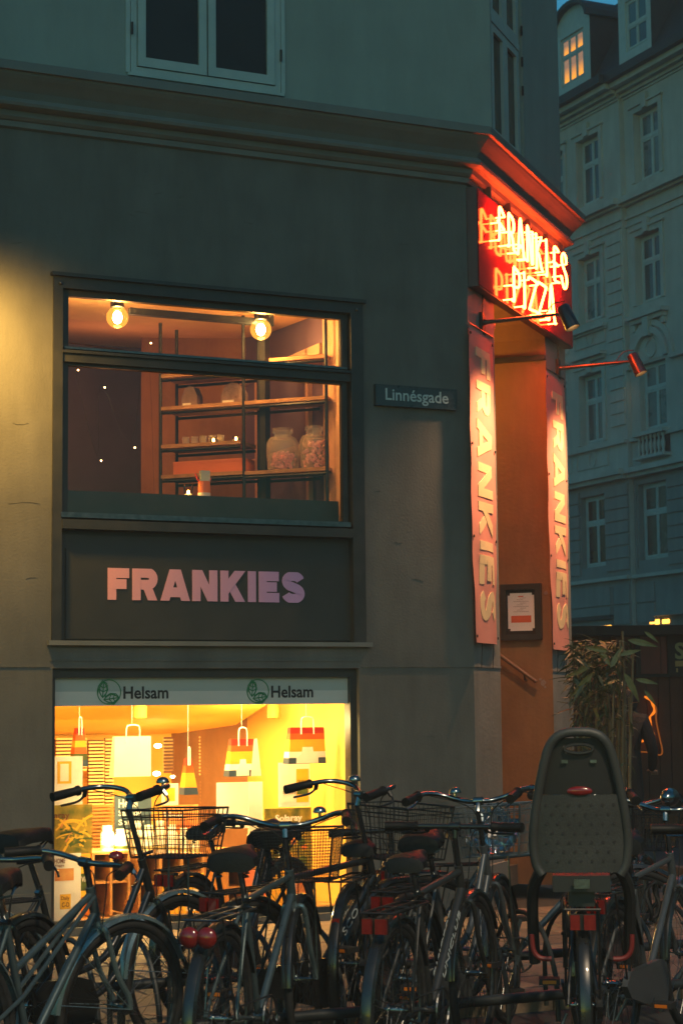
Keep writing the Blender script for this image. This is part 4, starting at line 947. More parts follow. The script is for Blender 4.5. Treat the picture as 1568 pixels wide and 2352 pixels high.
m.box(x1_-.01,.5,zc2-.30,x1_+.028,3.9,zc2-.22); m.box(x1_-.01,.77,zug0-.5,x1_+.028,2.9,zug0-.46); m.build('window_casing', MT['room_right'], room)
m = MB(); m.quad((x0_-1.5,4,rf0),(x1_,4,rf0),(x1_,4,zc2+.4),(x0_-1.5,4,zc2+.4)); m.quad((x0_-1.5,.17,rf0),(x0_-1.5,.17,zc2+.4),(x0_-1.5,4,zc2+.4),(x0_-1.5,4,rf0)); m.build('back_wall', MT['room_sky_tint'], room)
m = MB(); m.quad((x0_-1.5,.17,rf0),(x1_,.17,rf0),(x1_,4,rf0),(x0_-1.5,4,rf0)); m.build('room_floor', MT['kdark'], room)
m = MB(); m.quad((x0_-1.5,.165,rf0),(x0_,.165,rf0),(x0_,.165,zc2+.1),(x0_-1.5,.165,zc2+.1)); m.quad((x1_,.165,rf0),(bayR+.02,.165,rf0),(bayR+.02,.165,zc2+.1),(x1_,.165,zc2+.1)); m.build('side_wall', MT['room_sky_tint'], room)
zct = AZ(480, 1145, -.35)[1]; m = MB(); m.box(x0_, .2, rf0, x1_-.002, .62, zct); m.build('counter', MT['blackwood'], room)
MT['bulb'] = emit('bulb_glow', (1, .42, .06), 5.0); MT['filament'] = emit('bulb_core', (1, .75, .35), 60.0); MT['bulbglass'] = glassmat('amber_glass', (1, .80, .45), .6)
MT['globe'] = glassmat('glowing_amber_globe', (1,.8,.5), .5); _t = MT['globe'].node_tree; _e = _t.nodes.new('ShaderNodeEmission'); _e.inputs[0].default_value = (1,.36,.05,1); _e.inputs[1].default_value = .16; _a = _t.nodes.new('ShaderNodeAddShader'); _o = _t.nodes['Material Output']; _l = _o.inputs[0].links[0].from_socket; _t.links.new(_l, _a.inputs[0]); _t.links.new(_e.outputs[0], _a.inputs[1]); _t.links.new(_a.outputs[0], _o.inputs[0])
for i, (px, py) in enumerate(((270, 729), (599, 757))):
    u, z = AZ(px, py, -.45); z = AZ(px, py, -.45)[1]
    e = empty('globe_bulb', FA.world(u, .45, z), TA, label=('amber globe bulb hanging at the top left of the bay window', 'amber globe bulb hanging at the top right of the bay window')[i], cat='light bulb', group='globe bulbs in the bay')
    m = MB(); m.ball((0,0,0), .082, 20, 14); m.build('glass_globe', MT['globe'], e, smooth=True); m = MB(); m.ball((0,0,.0), .035, 12, 8, (1,1,1.35)); m.build('filament', MT['filament'], e, smooth=True)
    m = MB(); m.ball((0,0,-.0), .055, 14, 10, (1,1,1.1)); 
    m = MB(); m.lathe([(.001,.145),(.045,.145),(.05,.13),(.05,.075),(.03,.07)], 14); m.build('socket', MT['darkmetal'], e)
    m = MB(); m.tube(smooth_path([(.04,0,.12),(.1,.02,.16),(.16,.02,.14),(.2,.0,zc2-z)],4), .005, 5); m.build('flex', MT['darkmetal'], e)
    lamp_point('bulb_light', FA.world(u, .45, z-.10), 4.6, (1, .40, .07), .07)
m = MB(); u_a, z_a = AZ(300, 712, -.5); u_b, _q = AZ(625, 745, -.5); m.box(u_a, .5, z_a-.03, u_b, .55, z_a+.02); m.box(u_b-.02,.5,z_a-.03,u_b+.015,.55,zc2); m.build('ceiling_track', MT['darkmetal'], room)
lamp_point('room_light', FA.world((bayL+bayR)/2-.1, 2.1, zc2-.6), 4.5, (1, .34, .14), .25)
# rack turned to the street corner
TH = R(-20); rc = FA.world(AZ(369, 1000, -1.25)[0], 1.25)
FR_ = Frame(rc, TH)
rack = empty('pipe_shelf', rc, TH, label='black pipe shelf with wooden boards behind the bay glass', cat='shelf')
rw = FR_.uz(750, 1000)[0]; RZ = lambda px, py: FR_.uz(px, py)[1]; RU = lambda px, py=1000: FR_.uz(px, py)[0]
for px in (369, 560, 750): 
    for y in (0, .3): m = MB(); m.tube([(RU(px), y, rf0), (RU(px), y, zc2+.0)], .014, 8); m.build('post', MT['darkmetal'], rack, smooth=True)
m = MB(); m.box(RU(585), .1, rf0, RU(598), .2, zc2); m.build('post', MT['darkmetal'], rack)
for a_, b_, za_ in ((369,750,(560,926)),(369,552,(460,1021)),(369,560,(460,1091)),(560,752,(650,1082)),(620,750,(690,822)),(369,560,(460,858))):
    z = RZ(*za_); m = MB(); m.box(RU(a_), -.01, z-.014, RU(b_), .31, z+.014); m.build('shelf_board', MT['wood'], rack); m = MB()
    for y in (-.0, .3): m.tube([(RU(a_), y, z-.035), (RU(b_), y, z-.035)], .012, 6)
    m.build('pipe', MT['darkmetal'], rack)
MT['sack'] = mat('grey_sack', (.24,.16,.15), .8, var=.2, scale=15, bump=.4); MT['candy'] = mat('pink_candy', (1.0,.45,.45), .4, var=.3, scale=30); MT['box_o'] = mat('orange_box', (.75,.20,.08), .6)
MT['jar'] = glassmat('jar_glass', (1,.99,.97), 1.0, 0, 1.32); _t = MT['jar'].node_tree; _d = _t.nodes.new('ShaderNodeBsdfDiffuse'); _d.inputs[0].default_value = (.9,.85,.75,1); _m = _t.nodes.new('ShaderNodeMixShader'); _m.inputs[0].default_value = .22; _o = _t.nodes['Material Output']; _l = _o.inputs[0].links[0].from_socket; _t.links.new(_l, _m.inputs[1]); _t.links.new(_d.outputs[0], _m.inputs[2]); _t.links.new(_m.outputs[0], _o.inputs[0])
zs1 = RZ(560, 926)+.015
for i, (a_, b_) in enumerate(((405,441),(496,546))):
    wq = (RU(b_)-RU(a_)); e = empty('paper_sack', FR_.world((RU(a_)+RU(b_))/2, .15, zs1), TH, label=('grey sack with a white label on the upper shelf, left one', 'grey sack with a white label on the upper shelf, right one')[i], cat='sack', group='sacks on the pipe shelf')
    m = MB(); h_ = .17; n0 = 0
    m.extr([(-wq/2,0),(wq/2,0),(wq/2*.98,h_*.55),(wq/2*.55,h_*.95),(0,h_*1.02),(-wq/2*.6,h_*.9),(-wq/2*1.0,h_*.5)], -.05, .06); m.build('sack', MT['sack'], e); m = MB(); m.box(-wq*.42,-.053,.012,wq*.1,-.0505,.035); m.build('label_strip', MT['paper'], e)
zs2 = RZ(650, 1082)+.016
for i, (a_, b_, top) in enumerate(((601,666,990),(677,735,985))):
    wq = (RU(b_)-RU(a_))/2; hj = (RZ((a_+b_)/2, top)-zs2)*1.12; wq *= 1.1
    e = empty('candy_jar', FR_.world((RU(a_)+RU(b_))/2, .14, zs2), TH, label=('glass jar of pink sweets on the shelf, the rounder left one', 'glass jar of pink sweets on the shelf, the right one filled higher')[i], cat='jar', group='glass sweet jars')
    m = MB(); m.lathe([(.001,0),(wq*.85,0),(wq*.92,.02),(wq,hj*.45),(wq*.98,hj*.65),(wq*.8,hj*.78),(wq*.52,hj*.82),(wq*.5,hj*.88),(wq*.62,hj*.9),(wq*.62,hj),(wq*.55,hj)], 24); m.build('glass', MT['jar'], e, smooth=True)
    rn = random.Random(i); m = MB()
    for k in range(60):
        a2 = rn.uniform(0,6.28); r2 = wq*.75*math.sqrt(rn.random()); z2 = rn.uniform(.02, hj*(.42 if i == 0 else .66)); m.ball((r2*math.cos(a2), r2*math.sin(a2), z2), rn.uniform(.012,.019), 6, 4)
    m.build('sweets', MT['candy'], e, kind='stuff')
za = RZ(460,1091)+.015; m = empty('orange_box', FR_.world(RU(392), .05, za), TH, label='orange cardboard box on the lower shelf board', cat='box'); q = MB(); q.box(0,0,0,RU(556)-RU(392),.2,RZ(470,1056)-za); q.build('carton', MT['box_o'], m); q = MB(); q.box(.0,-.004,(RZ(470,1056)-za)-.02,RU(556)-RU(392),.2,(RZ(470,1056)-za)+.004); q.build('lid', MT['box_o'], m)
zm_ = RZ(460,1021)+.016
for i, px in enumerate((476, 528)):
    e = empty('tealight', FR_.world(RU(px), .12, zm_), TH, label=('lit tealight on the middle shelf board, left one', 'lit tealight on the middle shelf board, right one nearer the post')[i], cat='candle', group='tealights on the middle shelf')
    m = MB(); m.lathe([(.001,0),(.026,0),(.028,.05),(.027,.05)], 14); m.build('glass', MT['bulbglass'], e, smooth=True); m = MB(); m.ball((0,0,.03), .010, 8, 6, (1,1,1.5)); m.build('flame', emit('shelf_flame', (1,.6,.2), 14), e)
gm_ = MB(); gm_.lathe([(.001,0),(.024,0),(.029,.085),(.027,.085)], 14); gme = gm_.mesh('tumbler', MT['jar'], True)
for k in range(5):
    o = mesh_obj('tumbler', gme, None, FR_.world(RU(400)+k*.075, .22, zm_)); props(o, label=('leftmost','second from left','middle','fourth from left','rightmost')[k]+' of the small clear tumblers on the middle shelf board', cat='glass', group='tumblers on the middle shelf')
def onC(px, py): u, z = AZ(px, py, -.32); return FA.world(u, .32, zct), u
cw, _u = onC(469, 1146); r_ = .045
cup = empty('straw_cup', cw, TA, label='orange and white cup holding napkins and a red straw on the window counter', cat='cup')
m = MB(); m.lathe([(.001,0),(r_,0),(r_*1.02,.02),(r_*1.0,.12),(r_*.95,.12)], 18); m.build('cup', MT['box_o'], cup, smooth=True); m = MB(); m.lathe([(r_*1.03,.0),(r_*1.04,.03),(r_*1.03,.035)], 18); m.build('white_band', MT['paper'], cup)
m = MB(); m.box(-.03,-.02,.10,.04,.02,.20); m.build('napkins', mat('napkin', (.5,.62,.58), .7), cup); m = MB(); m.tube([(-.02,0,.08),(-.07,0,.175)], .007, 6); m.tube([(.03,0,.08),(.055,0,.15)], .005, 6); m.build('straw', mat('red_straw', (.8,.06,.03), .4), cup)
cg, _u = onC(433, 1146); tl_ = empty('tealight', cg, TA, label='tealight burning in a small glass beside the cup', cat='candle'); m = MB(); m.lathe([(.001,.004),(.03,.004),(.036,.095),(.034,.095)], 16); m.build('glass', MT['bulbglass'], tl_, smooth=True); m = MB(); m.ball((0,0,.035), .011, 8, 6, (1,1,1.5)); m.build('flame', emit('flame', (1,.6,.2), 25), tl_); m = MB(); m.lathe([(.001,.006),(.028,.006),(.028,.022),(.001,.022)], 12); m.build('wax', MT['paper'], tl_)
# little fairy lights on a thread
MT['fairy'] = emit('fairy_bulb', (1,.5,.15), 12)
fl_ = empty('fairy_lights', BO, TA, label='string of tiny warm lights hanging at the left of the bay glass', cat='fairy lights')
P = []
for px, py in ((180,850),(241,890),(310,1028),(233,1058),(347,788),(364,1153)):
    u, z = AZ(px, py, -.3); P.append((u, .3, z)); m = MB(); m.ball((u,.3,z), .0052, 8, 6); m.build('bulb', MT['fairy'], fl_)
P.sort(); m = MB(); m.tube(smooth_path([(p[0]-.03,p[1],p[2]+.03) for p in P],4), .0012, 4); m.build('wire', MT['darkmetal'], fl_)

# added fill lamp, hung unseen above the view to warm the scene
sl_ = empty('fill_lamp', (2.6, 2.4, 6.6), 0, label='added pendant fill lamp hung on a wire over the crossing', cat='fill lamp')
m = MB(); m.lathe([(.02,.14),(.06,.13),(.22,.0),(.21,-.01)], 20); m.build('lamp_shade', MT['darkmetal'], sl_, smooth=True); m = MB(); m.lathe([(.001,-.03),(.10,-.02),(.16,.0)], 18); m.build('fill_lamp_glass', emit('fill_lamp_glow', (1,.75,.42), 6), sl_); m = MB(); m.tube([(-9,0,.5),(0,0,.14),(9,0,.5)], .008, 5); m.build('wire', MT['darkmetal'], sl_)  # shade, glass and wire all belong to the added fill lamp
li = bpy.data.lights.new('fill_light', 'SPOT'); lo = bpy.data.objects.new('fill_light', li); SC.collection.objects.link(lo); lo.parent = sl_; lo.location = (0,0,-.12)
li.energy = 490; li.color = (1,.76,.50); li.spot_size = R(165); li.spot_blend = .75; li.shadow_soft_size = .2
# ------------------------------------------------------------------ lit basement shop
def shp(px, py, y): u, z = AZ(px, py, -y); return u, z
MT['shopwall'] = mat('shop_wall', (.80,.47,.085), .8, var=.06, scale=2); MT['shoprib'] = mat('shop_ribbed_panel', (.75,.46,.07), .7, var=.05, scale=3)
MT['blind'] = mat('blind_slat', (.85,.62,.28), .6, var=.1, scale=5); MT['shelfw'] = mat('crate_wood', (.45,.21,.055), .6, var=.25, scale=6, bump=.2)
MT['darkshelf'] = mat('dark_shelf', (.11,.035,.014), .6, var=.2, scale=5)
sr = empty('shop_room', BO, TA, label='yellow lit shop interior behind the basement window', cat='room')
X0, X1, Z0, Z1 = shL-.25, gu1+.02, gz0-.02, gz1+.01; YD = 2.6
zrb = shp(300, 1684, YD)[1]
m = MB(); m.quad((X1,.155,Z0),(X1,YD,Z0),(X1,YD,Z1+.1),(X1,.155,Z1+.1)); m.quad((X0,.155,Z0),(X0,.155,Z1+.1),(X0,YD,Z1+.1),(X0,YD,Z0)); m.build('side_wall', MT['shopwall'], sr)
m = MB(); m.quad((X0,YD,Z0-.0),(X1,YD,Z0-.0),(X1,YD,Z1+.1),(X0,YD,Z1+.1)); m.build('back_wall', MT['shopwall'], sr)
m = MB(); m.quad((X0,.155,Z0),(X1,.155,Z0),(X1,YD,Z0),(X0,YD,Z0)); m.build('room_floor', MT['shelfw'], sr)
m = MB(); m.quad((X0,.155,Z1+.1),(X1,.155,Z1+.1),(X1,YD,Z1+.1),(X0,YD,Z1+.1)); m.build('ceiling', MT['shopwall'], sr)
m = MB(); m.quad((X0-.2,.152,Z0-.1),(gu0,.152,Z0-.1),(gu0,.152,Z1+.15),(X0-.2,.152,Z1+.15)); m.build('side_wall', MT['blackwood'], sr)
# sloping ribbed bulkhead under the stair
m = MB(); nR = 90; yA, zA, yB, zB = .40, Z1-.06, YD-.05, zrb
for k in range(nR):
    t = k/nR; y = yA+(yB-yA)*t; z = zA+(zB-zA)*t; dy = (yB-yA)/nR; dz = (zB-zA)/nR
    m.quad((X0,y,z),(X1-.28*(1-t)-.02,y,z),(X1-.28*(1-t)-.02,y+dy*.6,z-.010),(X0,y+dy*.6,z-.010)); m.quad((X0,y+dy*.6,z-.010),(X1-.28*(1-t)-.02,y+dy*.6,z-.010),(X1-.28*(1-t)-.02,y+dy,z+dz),(X0,y+dy,z+dz))
m.build('ribbed_bulkhead', MT['shoprib'], sr, kind='stuff')
for px in (322, 629):
    u, z = shp(px, 1645, .6); m = MB(); m.lathe([(.05,.09),(.05,-.01),(.04,-.02),(.001,-.02)], 14, Matrix.Translation((u,.6,z))); m.build('downlight', MT['shopwall'], sr)
# slatted blind panels at the back
def blind(px0, px1, py0, py1, y, mn='blind', pitch=.028, back=None):
    u0, z1 = shp(px0, py0, y); u1, z0 = shp(px1, py1, y); m = MB(); z = z0
    while z < z1: m.box(u0, y, z, u1, y+.02, z+pitch*.55); z += pitch
    m.build('slatted_panel', MT[mn], sr, kind='stuff')
    m = MB(); m.box(u0, y+.03, z0, u1, y+.04, z1); m.build('panel_back', MT[back or 'darkshelf'], sr)
blind(205, 240, 1700, 1960, 2.4, 'blind'); blind(243, 262, 1695, 1850, 2.4, 'blind'); blind(130, 200, 1698, 1770, 2.4, 'blind'); blind(378, 400, 1694, 1775, 2.3, 'darkshelf', back='blind')
blind(458, 478, 1692, 1780, 2.4, 'blind'); blind(484, 522, 1705, 1778, 2.4, 'blind', back='shelfw'); blind(262, 300, 1850, 1945, 2.2, 'shelfw', back='blind'); blind(545, 640, 1782, 1850, 2.4, 'blind', back='shelfw'); blind(460, 545, 1792, 1850, 2.4, 'shelfw', back='shopwall'); blind(205, 262, 1850, 1958, 2.0, 'shelfw', back='blind')
# spot highlights: small lit display lamps at the back
MT['shoplamp'] = emit('shop_spot', (1,.8,.45), 14)
for px, py, s_ in ((363,1713,.02),(360,1777,.02),(648,1703,.04),(397,1784,.012)):
    u, z = shp(px, py, 1.9); m = MB(); m.ball((u,1.9,z), s_, 10, 7, (1.6,1,.9)); m.build('spot_lamp', MT['shoplamp'], sr, smooth=True)
# shelves / crates
def crate(px0, px1, py0, py1, y0, y1, rows=2, cols=2, lab='', mn='shelfw'):
    u0, z1 = shp(px0, py0, y0); u1, z0 = shp(px1, py1, y0); z0 = max(z0, Z0+.002)
    e = empty('display_crate', FA.world(u0, y0, z0), TA, label=lab, cat='crate', group='wooden display crates in the shop window')
    w_, h_, d_ = u1-u0, z1-z0, y1-y0; t_ = .018
    m = MB(); m.box(0,0,h_-t_,w_,d_,h_); m.build('top_board', MT[mn], e); m = MB(); m.box(0,d_-t_,0,w_,d_,h_-t_-.001); m.build('back_board', MT['darkshelf'], e)
    for k in range(cols+1): x = (w_-t_)*k/cols; m = MB(); m.box(x,0,0,x+t_,d_-t_-.001,h_-t_-.001); m.build('side_board', MT[mn], e)
    for k in range(rows-1): zz_ = h_*(k+1)/rows; m = MB(); m.box(t_+.001,.01,zz_,w_-t_-.001,d_-t_-.002,zz_+t_*.8); m.build('shelf_board', MT[mn], e)
    return z1
crate(212,300,1958,2100,.35,.75,2,2,'pale wooden crate under the white bottles at the left of the shop window')
crate(318,470,1966,2100,.40,.80,2,3,'long wooden crate behind the basket, middle of the shop window')
crate(520,612,1955,2095,.45,.85,3,2,'dark red-brown crate in the right half of the shop window, behind the saddles')
# bottles
MT['bottle'] = mat('white_plastic', (.85,.80,.68), .35, var=.03); MT['blabel'] = mat('bottle_label', (.55,.42,.16), .5, var=.3, scale=40); MT['green'] = mat('green_print_label', (.06,.10,.01), .5, var=.4, scale=30)
def bottle(px0, px1, pt, pb, y, lab, green=False):
    u0, z0 = shp(px0, pb, y); u1, z1 = shp(px1, pt, y); r_ = (u1-u0)/2; h_ = z1-z0
    e = empty('supplement_bottle', FA.world((u0+u1)/2, y+r_, z0), TA, label=lab, cat='bottle', group='white supplement bottles in the shop window')
    m = MB(); m.lathe([(.001,0),(r_*.95,0),(r_,.006),(r_,h_*.66),(r_*.9,h_*.74),(r_*.66,h_*.80),(r_*.64,h_*.82)], 18); m.build('body', MT['bottle'], e, smooth=True)
    m = MB(); m.lathe([(r_*.70,h_*.81),(r_*.74,h_*.82),(r_*.74,h_*.985),(r_*.68,h_),(.001,h_)], 18); m.build('cap', MT['bottle'], e, smooth=True)
    m = MB(); m.lathe([(r_*1.01,h_*.12),(r_*1.01,h_*.26)], 18); m.build('label_band', MT['green' if green else 'blabel'], e)
    m = MB(); 
    for q in (.56,.50,.44): m.lathe([(r_*1.008,h_*q),(r_*1.008,h_*(q+.02))], 18)
    m.build('label_lines', MT['blabel'], e, kind='stuff')
L_ = 'white supplement bottle with printed label, '
for a in ((236,267,1896,1957,.45,L_+'leftmost of the row on the pale crate'),(269,301,1904,1957,.42,L_+'shorter one second from the left on the crate',True),
          (305,331,1890,1962,.5,L_+'first one behind the basket'),(334,358,1895,1962,.48,L_+'second one behind the basket'),(361,385,1885,1962,.55,L_+'taller third one behind the basket'),(388,412,1895,1962,.48,L_+'fourth one behind the basket'),
          (415,438,1902,1964,.5,L_+'small fifth one behind the basket'),(441,462,1906,1964,.5,L_+'small sixth one behind the basket'),(572,590,1905,1950,.55,L_+'left one of the pair on the dark crate'),(593,611,1905,1950,.55,L_+'right one of the pair on the dark crate')):
    bottle(*a)
# carrier bags
bc = {'r': (.45,.02,.005), 'o': (.60,.10,.008), 'y': (.75,.40,.02), 'g': (.08,.10,.01), 'b': (.04,.07,.11), 'w': (.85,.82,.72)}
for k_, c_ in bc.items(): MT['bag_'+k_] = mat('bag_print_'+k_, c_, .5, var=.03)
def bag(px0t, px1t, px0b, px1b, pt, pb, y, cols, lab, ph, side=None, pic=False, handle=True):
    u0t, z1 = shp(px0t, pt, y); u1t = shp(px1t, pt, y)[0]; u0b, z0 = shp(px0b, pb, y); u1b = shp(px1b, pb, y)[0]; zh = shp(px0t, ph, y)[1]
    cx_ = (u0t+u1t)/2; e = empty('carrier_bag', FA.world(cx_, y, z0), TA, label=lab, cat='paper bag', group='rainbow and white paper carrier bags hanging in the shop window')
    H = z1-z0; n_ = len(cols); dt = .03
    for k, c_ in enumerate(cols):      # stripes from the top
        ta, tb = 1-(k+1)/n_, 1-k/n_
        xl = lambda t: (u0b+(u0t-u0b)*t)-cx_; xr = lambda t: (u1b+(u1t-u1b)*t)-cx_
        m = MB(); yb = lambda t: .05+.06*(1-t)
        m.quad((xl(ta),-.0,H*ta),(xr(ta),-.0,H*ta),(xr(tb),.0,H*tb),(xl(tb),.0,H*tb)); m.quad((xr(ta),0,H*ta),(xr(ta)+.0,yb(ta),H*ta),(xr(tb),yb(tb),H*tb),(xr(tb),0,H*tb)); m.quad((xl(ta),0,H*ta),(xl(tb),0,H*tb),(xl(tb),yb(tb),H*tb),(xl(ta),yb(ta),H*ta)); m.quad((xl(ta),yb(ta),H*ta),(xl(tb),yb(tb),H*tb),(xr(tb),yb(tb),H*tb),(xr(ta),yb(ta),H*ta))
        m.build('stripe' if n_ > 1 else 'bag_body', MT['bag_'+c_], e)
    if side:
        a_, b_ = side; ua = shp(a_, pb, y)[0]-cx_; m = MB(); m.quad(((u1t-cx_)-.0,-.002,H),((u1t-cx_)+.035,.02,H*1.005),(ua+.0,.02,0),((u1b-cx_),-.002,0)); m.build('side_gusset', MT['bag_w'], e)
    if handle:
        hw = min((u1t-u0t)*.30, .09)*.62; m = MB(); m.tube(smooth_path([(-hw,-.003,H-.05),(-hw*.95,-.003,H+(zh-z1)*.7),(-hw*.5,-.003,H+(zh-z1)*.98),(hw*.5,-.003,H+(zh-z1)*.98),(hw*.95,-.003,H+(zh-z1)*.7),(hw,-.003,H-.05)],5), .005, 6); m.build('handle', MT['bag_w'], e, smooth=True)
    m = MB(); m.tube([(0,.02,H+(zh-z1)*.95),(0,.02,H+(zh-z1)+.5)], .0012, 4); m.build('hanging_thread', MT['bag_w'], e)
    if pic:
        m = MB(); w_ = (u1b-u0b)
        m.extr([(-w_*.30,.004),(w_*.28,.004),(w_*.28,H*.18),(w_*.16,H*.30),(w_*.13,H*.46),(-w_*.13,H*.46),(-w_*.16,H*.30),(-w_*.30,H*.18)], -.004, -.001); m.build('bottle_print', MT['bag_w'], e)
bag(176,193,169,204,1672,1761,.34,'royogb','narrow rainbow striped paper bag seen edge-on at the far left of the shop window',1648)
bag(264,347,262,347,1692,1785,.30,'w','large plain white paper carrier bag hanging left of centre',1666)
bag(429,440,423,456,1742,1826,.34,'royyb','narrow rainbow paper bag with a pointed top hanging in the middle, above the basket',1717)
bag(532,583,526,576,1698,1784,.34,'royywb','rainbow striped carrier bag with a white side, right of centre',1672,side=(603,0),pic=True)
bag(667,744,663,749,1671,1755,.26,'royywb','widest rainbow carrier bag hanging at the upper right of the shop window',1647,pic=True)
# posters and boards
MT['veg'] = mat('vegetable_print', (.50,.30,.01), .5, col2=(.09,.12,.01), scale=9, var=.1); MT['veg2'] = mat('green_vegetable_print', (.05,.08,.01), .5, col2=(.42,.30,.02), scale=14, var=.1)
MT['orprint'] = mat('orange_photo_print', (.55,.09,.01), .5, col2=(.75,.38,.1), scale=8, var=.1); MT['bluegrey'] = mat('bluegrey_print', (.07,.11,.14), .5, var=.1)
MT['brownink'] = mat('brown_print', (.16,.04,.01), .6); MT['ylw'] = mat('yellow_print', (.80,.45,.02), .5, var=.1, scale=6)
def poster(px0, px1, py0, py1, y, mn, lab, parts=(), tilt=0, name='poster', px0b=None):
    u0, z1 = shp(px0, py0, y); u1, z0 = shp(px1, py1, y); z0 = max(z0, Z0+.003)
    e = empty(name, FA.world(u0, y, z0), TA, label=lab, cat='poster'); w_, h_ = u1-u0, z1-z0
    m = MB(); m.box(0,0,0,w_,.01,h_); m.build('board', MT[mn], e)
    for i, p in enumerate(parts):
        if p[0] == 't': fit_text('lettering', p[1], MT[p[2]], e, w_*p[3], w_*p[4], h_*p[5], h_*p[6], -.003-.0002*i, .0008, p[7] if len(p) > 7 else .01)
        else: m = MB(); m.box(w_*p[3], -.0012-.0006*i, h_*p[5], w_*p[4], -.0004-.0006*i, h_*p[6]); m.build('printed_block', MT[p[2]], e)
    return e, w_, h_
poster(126,190,1738,1850,.20,'paper','white poster with bottle picture and B-Stress lettering at the left window edge',[('t','B-Stress','brownink',.18,.78,.20,.30),('b','','ylw',.1,.6,.45,.9),('b','','bottle',.2,.5,.5,.85)])
ve, vw, vh = poster(122,212,1850,1960,.19,'veg','vegetable photo panel with brown script at the left edge of the shop glass',[('t','Solaray','brownink',-.25,.42,.70,.86,.015)])
for k in range(26):
    rn = random.Random(k*5+1); a_ = rn.uniform(0,3.1); l_ = rn.uniform(.04,.12); cx_ = rn.uniform(.05,vw-.05); cz_ = rn.uniform(.03,vh*.68)
    m = MB(); m.tube(smooth_path([(cx_-l_*math.cos(a_),0,cz_-l_*math.sin(a_)*.5),(cx_,-.0,cz_+.02),(cx_+l_*math.cos(a_),0,cz_+l_*math.sin(a_)*.5)],4), rn.uniform(.005,.011), 6); m.xf(Matrix.Translation((0,-.002,0)) @ Matrix.Diagonal((1,.12,1,1)))
    m.build('printed_shape', MT[rn.choice(('ylw','veg2','orprint','green','ylw'))], ve, smooth=True)
poster(120,186,1962,2114,.18,'paper','tall cream poster with brown text blocks under the vegetable panel',[('t','HOME','brownink',.08,.45,.86,.93),('t','Veggie','brownink',.10,.42,.80,.845),('b','','orprint',.1,.75,.60,.78),('b','','ylw',.28,.65,.18,.40),('t','Daily','brownink',.32,.6,.30,.37),('t','C-D','brownink',.34,.6,.21,.28)])
poster(184,208,1962,2060,.24,'ylw','yellow-green bottle shaped display card beside the cream poster',[('b','','green',.1,.9,.15,.55),('t','Vita','paper',.15,.85,.35,.48)])
poster(264,348,1828,1962,.62,'bluegrey','blue-grey poster with rows of white lettering behind the basket bike handlebar',[('t','Helse','paper',.10,.62,.80,.94,.02),('t','Sam og','paper',.10,.72,.63,.76,.02),('t','Solaray','paper',.10,.80,.48,.60,.02),('t','produkter','paper',.10,.92,.36,.45,.02)])
e_, w_, h_ = poster(498,572,1798,1902,.50,'paper','blank white board leaning left of the bottle poster, right half of the window')
e_, w_, h_ = poster(572,604,1796,1905,.56,'paper','narrow blank white card folded behind the leaning board'); 
poster(640,712,1752,1852,.50,'paper','poster with two large bottle pictures above the box on the right',[('b','','bottle',.1,.5,.1,.72),('b','','ylw',.56,.95,.1,.85),('t','Spektro','brownink',.12,.55,.28,.36),('b','','green',.58,.93,.28,.40),('t','Spektro','green',.6,.95,.55,.61)])
ve, vw, vh = poster(608,716,1858,1998,.46,'veg2','display box with white script over green vegetables in the right half of the window',[('t','Solaray','paper',.22,.80,.76,.90,.03)])
for k in range(22):
    rn = random.Random(k*3+2); cx_ = rn.uniform(.05,vw-.05); cz_ = rn.uniform(.03,vh*.62); m = MB(); m.ball((cx_,0,cz_), rn.uniform(.012,.035), 12, 8, (1,.12,1)); m.build('printed_shape', MT[rn.choice(('veg2','green','ylw','green','orprint'))], ve, smooth=True)
poster(372,410,1800,1850,.9,'paper','small white card with a bottle picture behind the basket',[('b','','ylw',.2,.8,.2,.8)])
poster(374,456,1850,1960,.58,'orprint','orange fruit photo card behind the wire basket',[('t','Solaray','paper',.0,.55,.72,.86,.012),('b','','orprint',.5,.9,.2,.6)])
poster(555,612,2000,2092,.30,'box_o','orange display panel low in the shop window behind the rear wheels',[('b','','ylw',.1,.55,.05,.5)])
poster(612,720,2003,2084,.28,'ylw','yellow photo panel at the bottom right of the shop window',[('b','','paper',.42,.62,.0,.98),('b','','orprint',.62,.9,.1,.7)])
poster(375,470,2010,2098,.30,'ylw','low yellow display panel with white card, bottom middle of the shop window',[('b','','paper',.55,.95,.05,.6),('b','','bluegrey',.1,.25,.1,.4)])
area('shop_ceiling_light', FA, (gu0+gu1)/2-.1, .30, Z1+.05, 1.6, .18, 25, (1,.71,.26))
area('shop_back_light', FA, (gu0+gu1)/2, 1.5, zrb+.12, 1.6, .5, 20, (1,.68,.20))
lamp_point('shop_side_light', FA.world(gu1-.35, .9, Z1-.35), 7, (1,.74,.28), .1)
lamp_point('shop_front_light', FA.world(gu0+.5, .35, Z0+.55), 6, (1,.74,.3), .1)
# ------------------------------------------------------------------ bicycles
def paint(name, c, rough=.3, metal=.0): return mat(name, c, rough, metal, var=.18, scale=14, coat=.5)
PB = {'black': paint('bike_black', (.012,.013,.013)), 'silver': paint('bike_silver_blue', (.075,.11,.118), .3, .5), 'grey': paint('bike_grey', (.07,.08,.085), .35, .2), 'blue': paint('bike_blue_grey', (.05,.085,.11), .35), 'dark': paint('bike_charcoal', (.022,.024,.024), .4)}
MT['lettersilver'] = mat('frame_lettering', (.45,.5,.5), .4); MT['rim'] = mat('rim_alloy', (.11,.115,.115), .35, .9, var=.2, scale=30); MT['spoke'] = mat('spoke_steel', (.14,.15,.15), .3, 1.0)
MT['wire'] = mat('basket_wire', (.02,.022,.022), .4, .4); MT['wirew'] = mat('basket_wire_pale', (.16,.175,.17), .4, .5); MT['mud_teal'] = mat('mudguard_chrome', (.22,.30,.31), .28, .7, var=.2, scale=10)
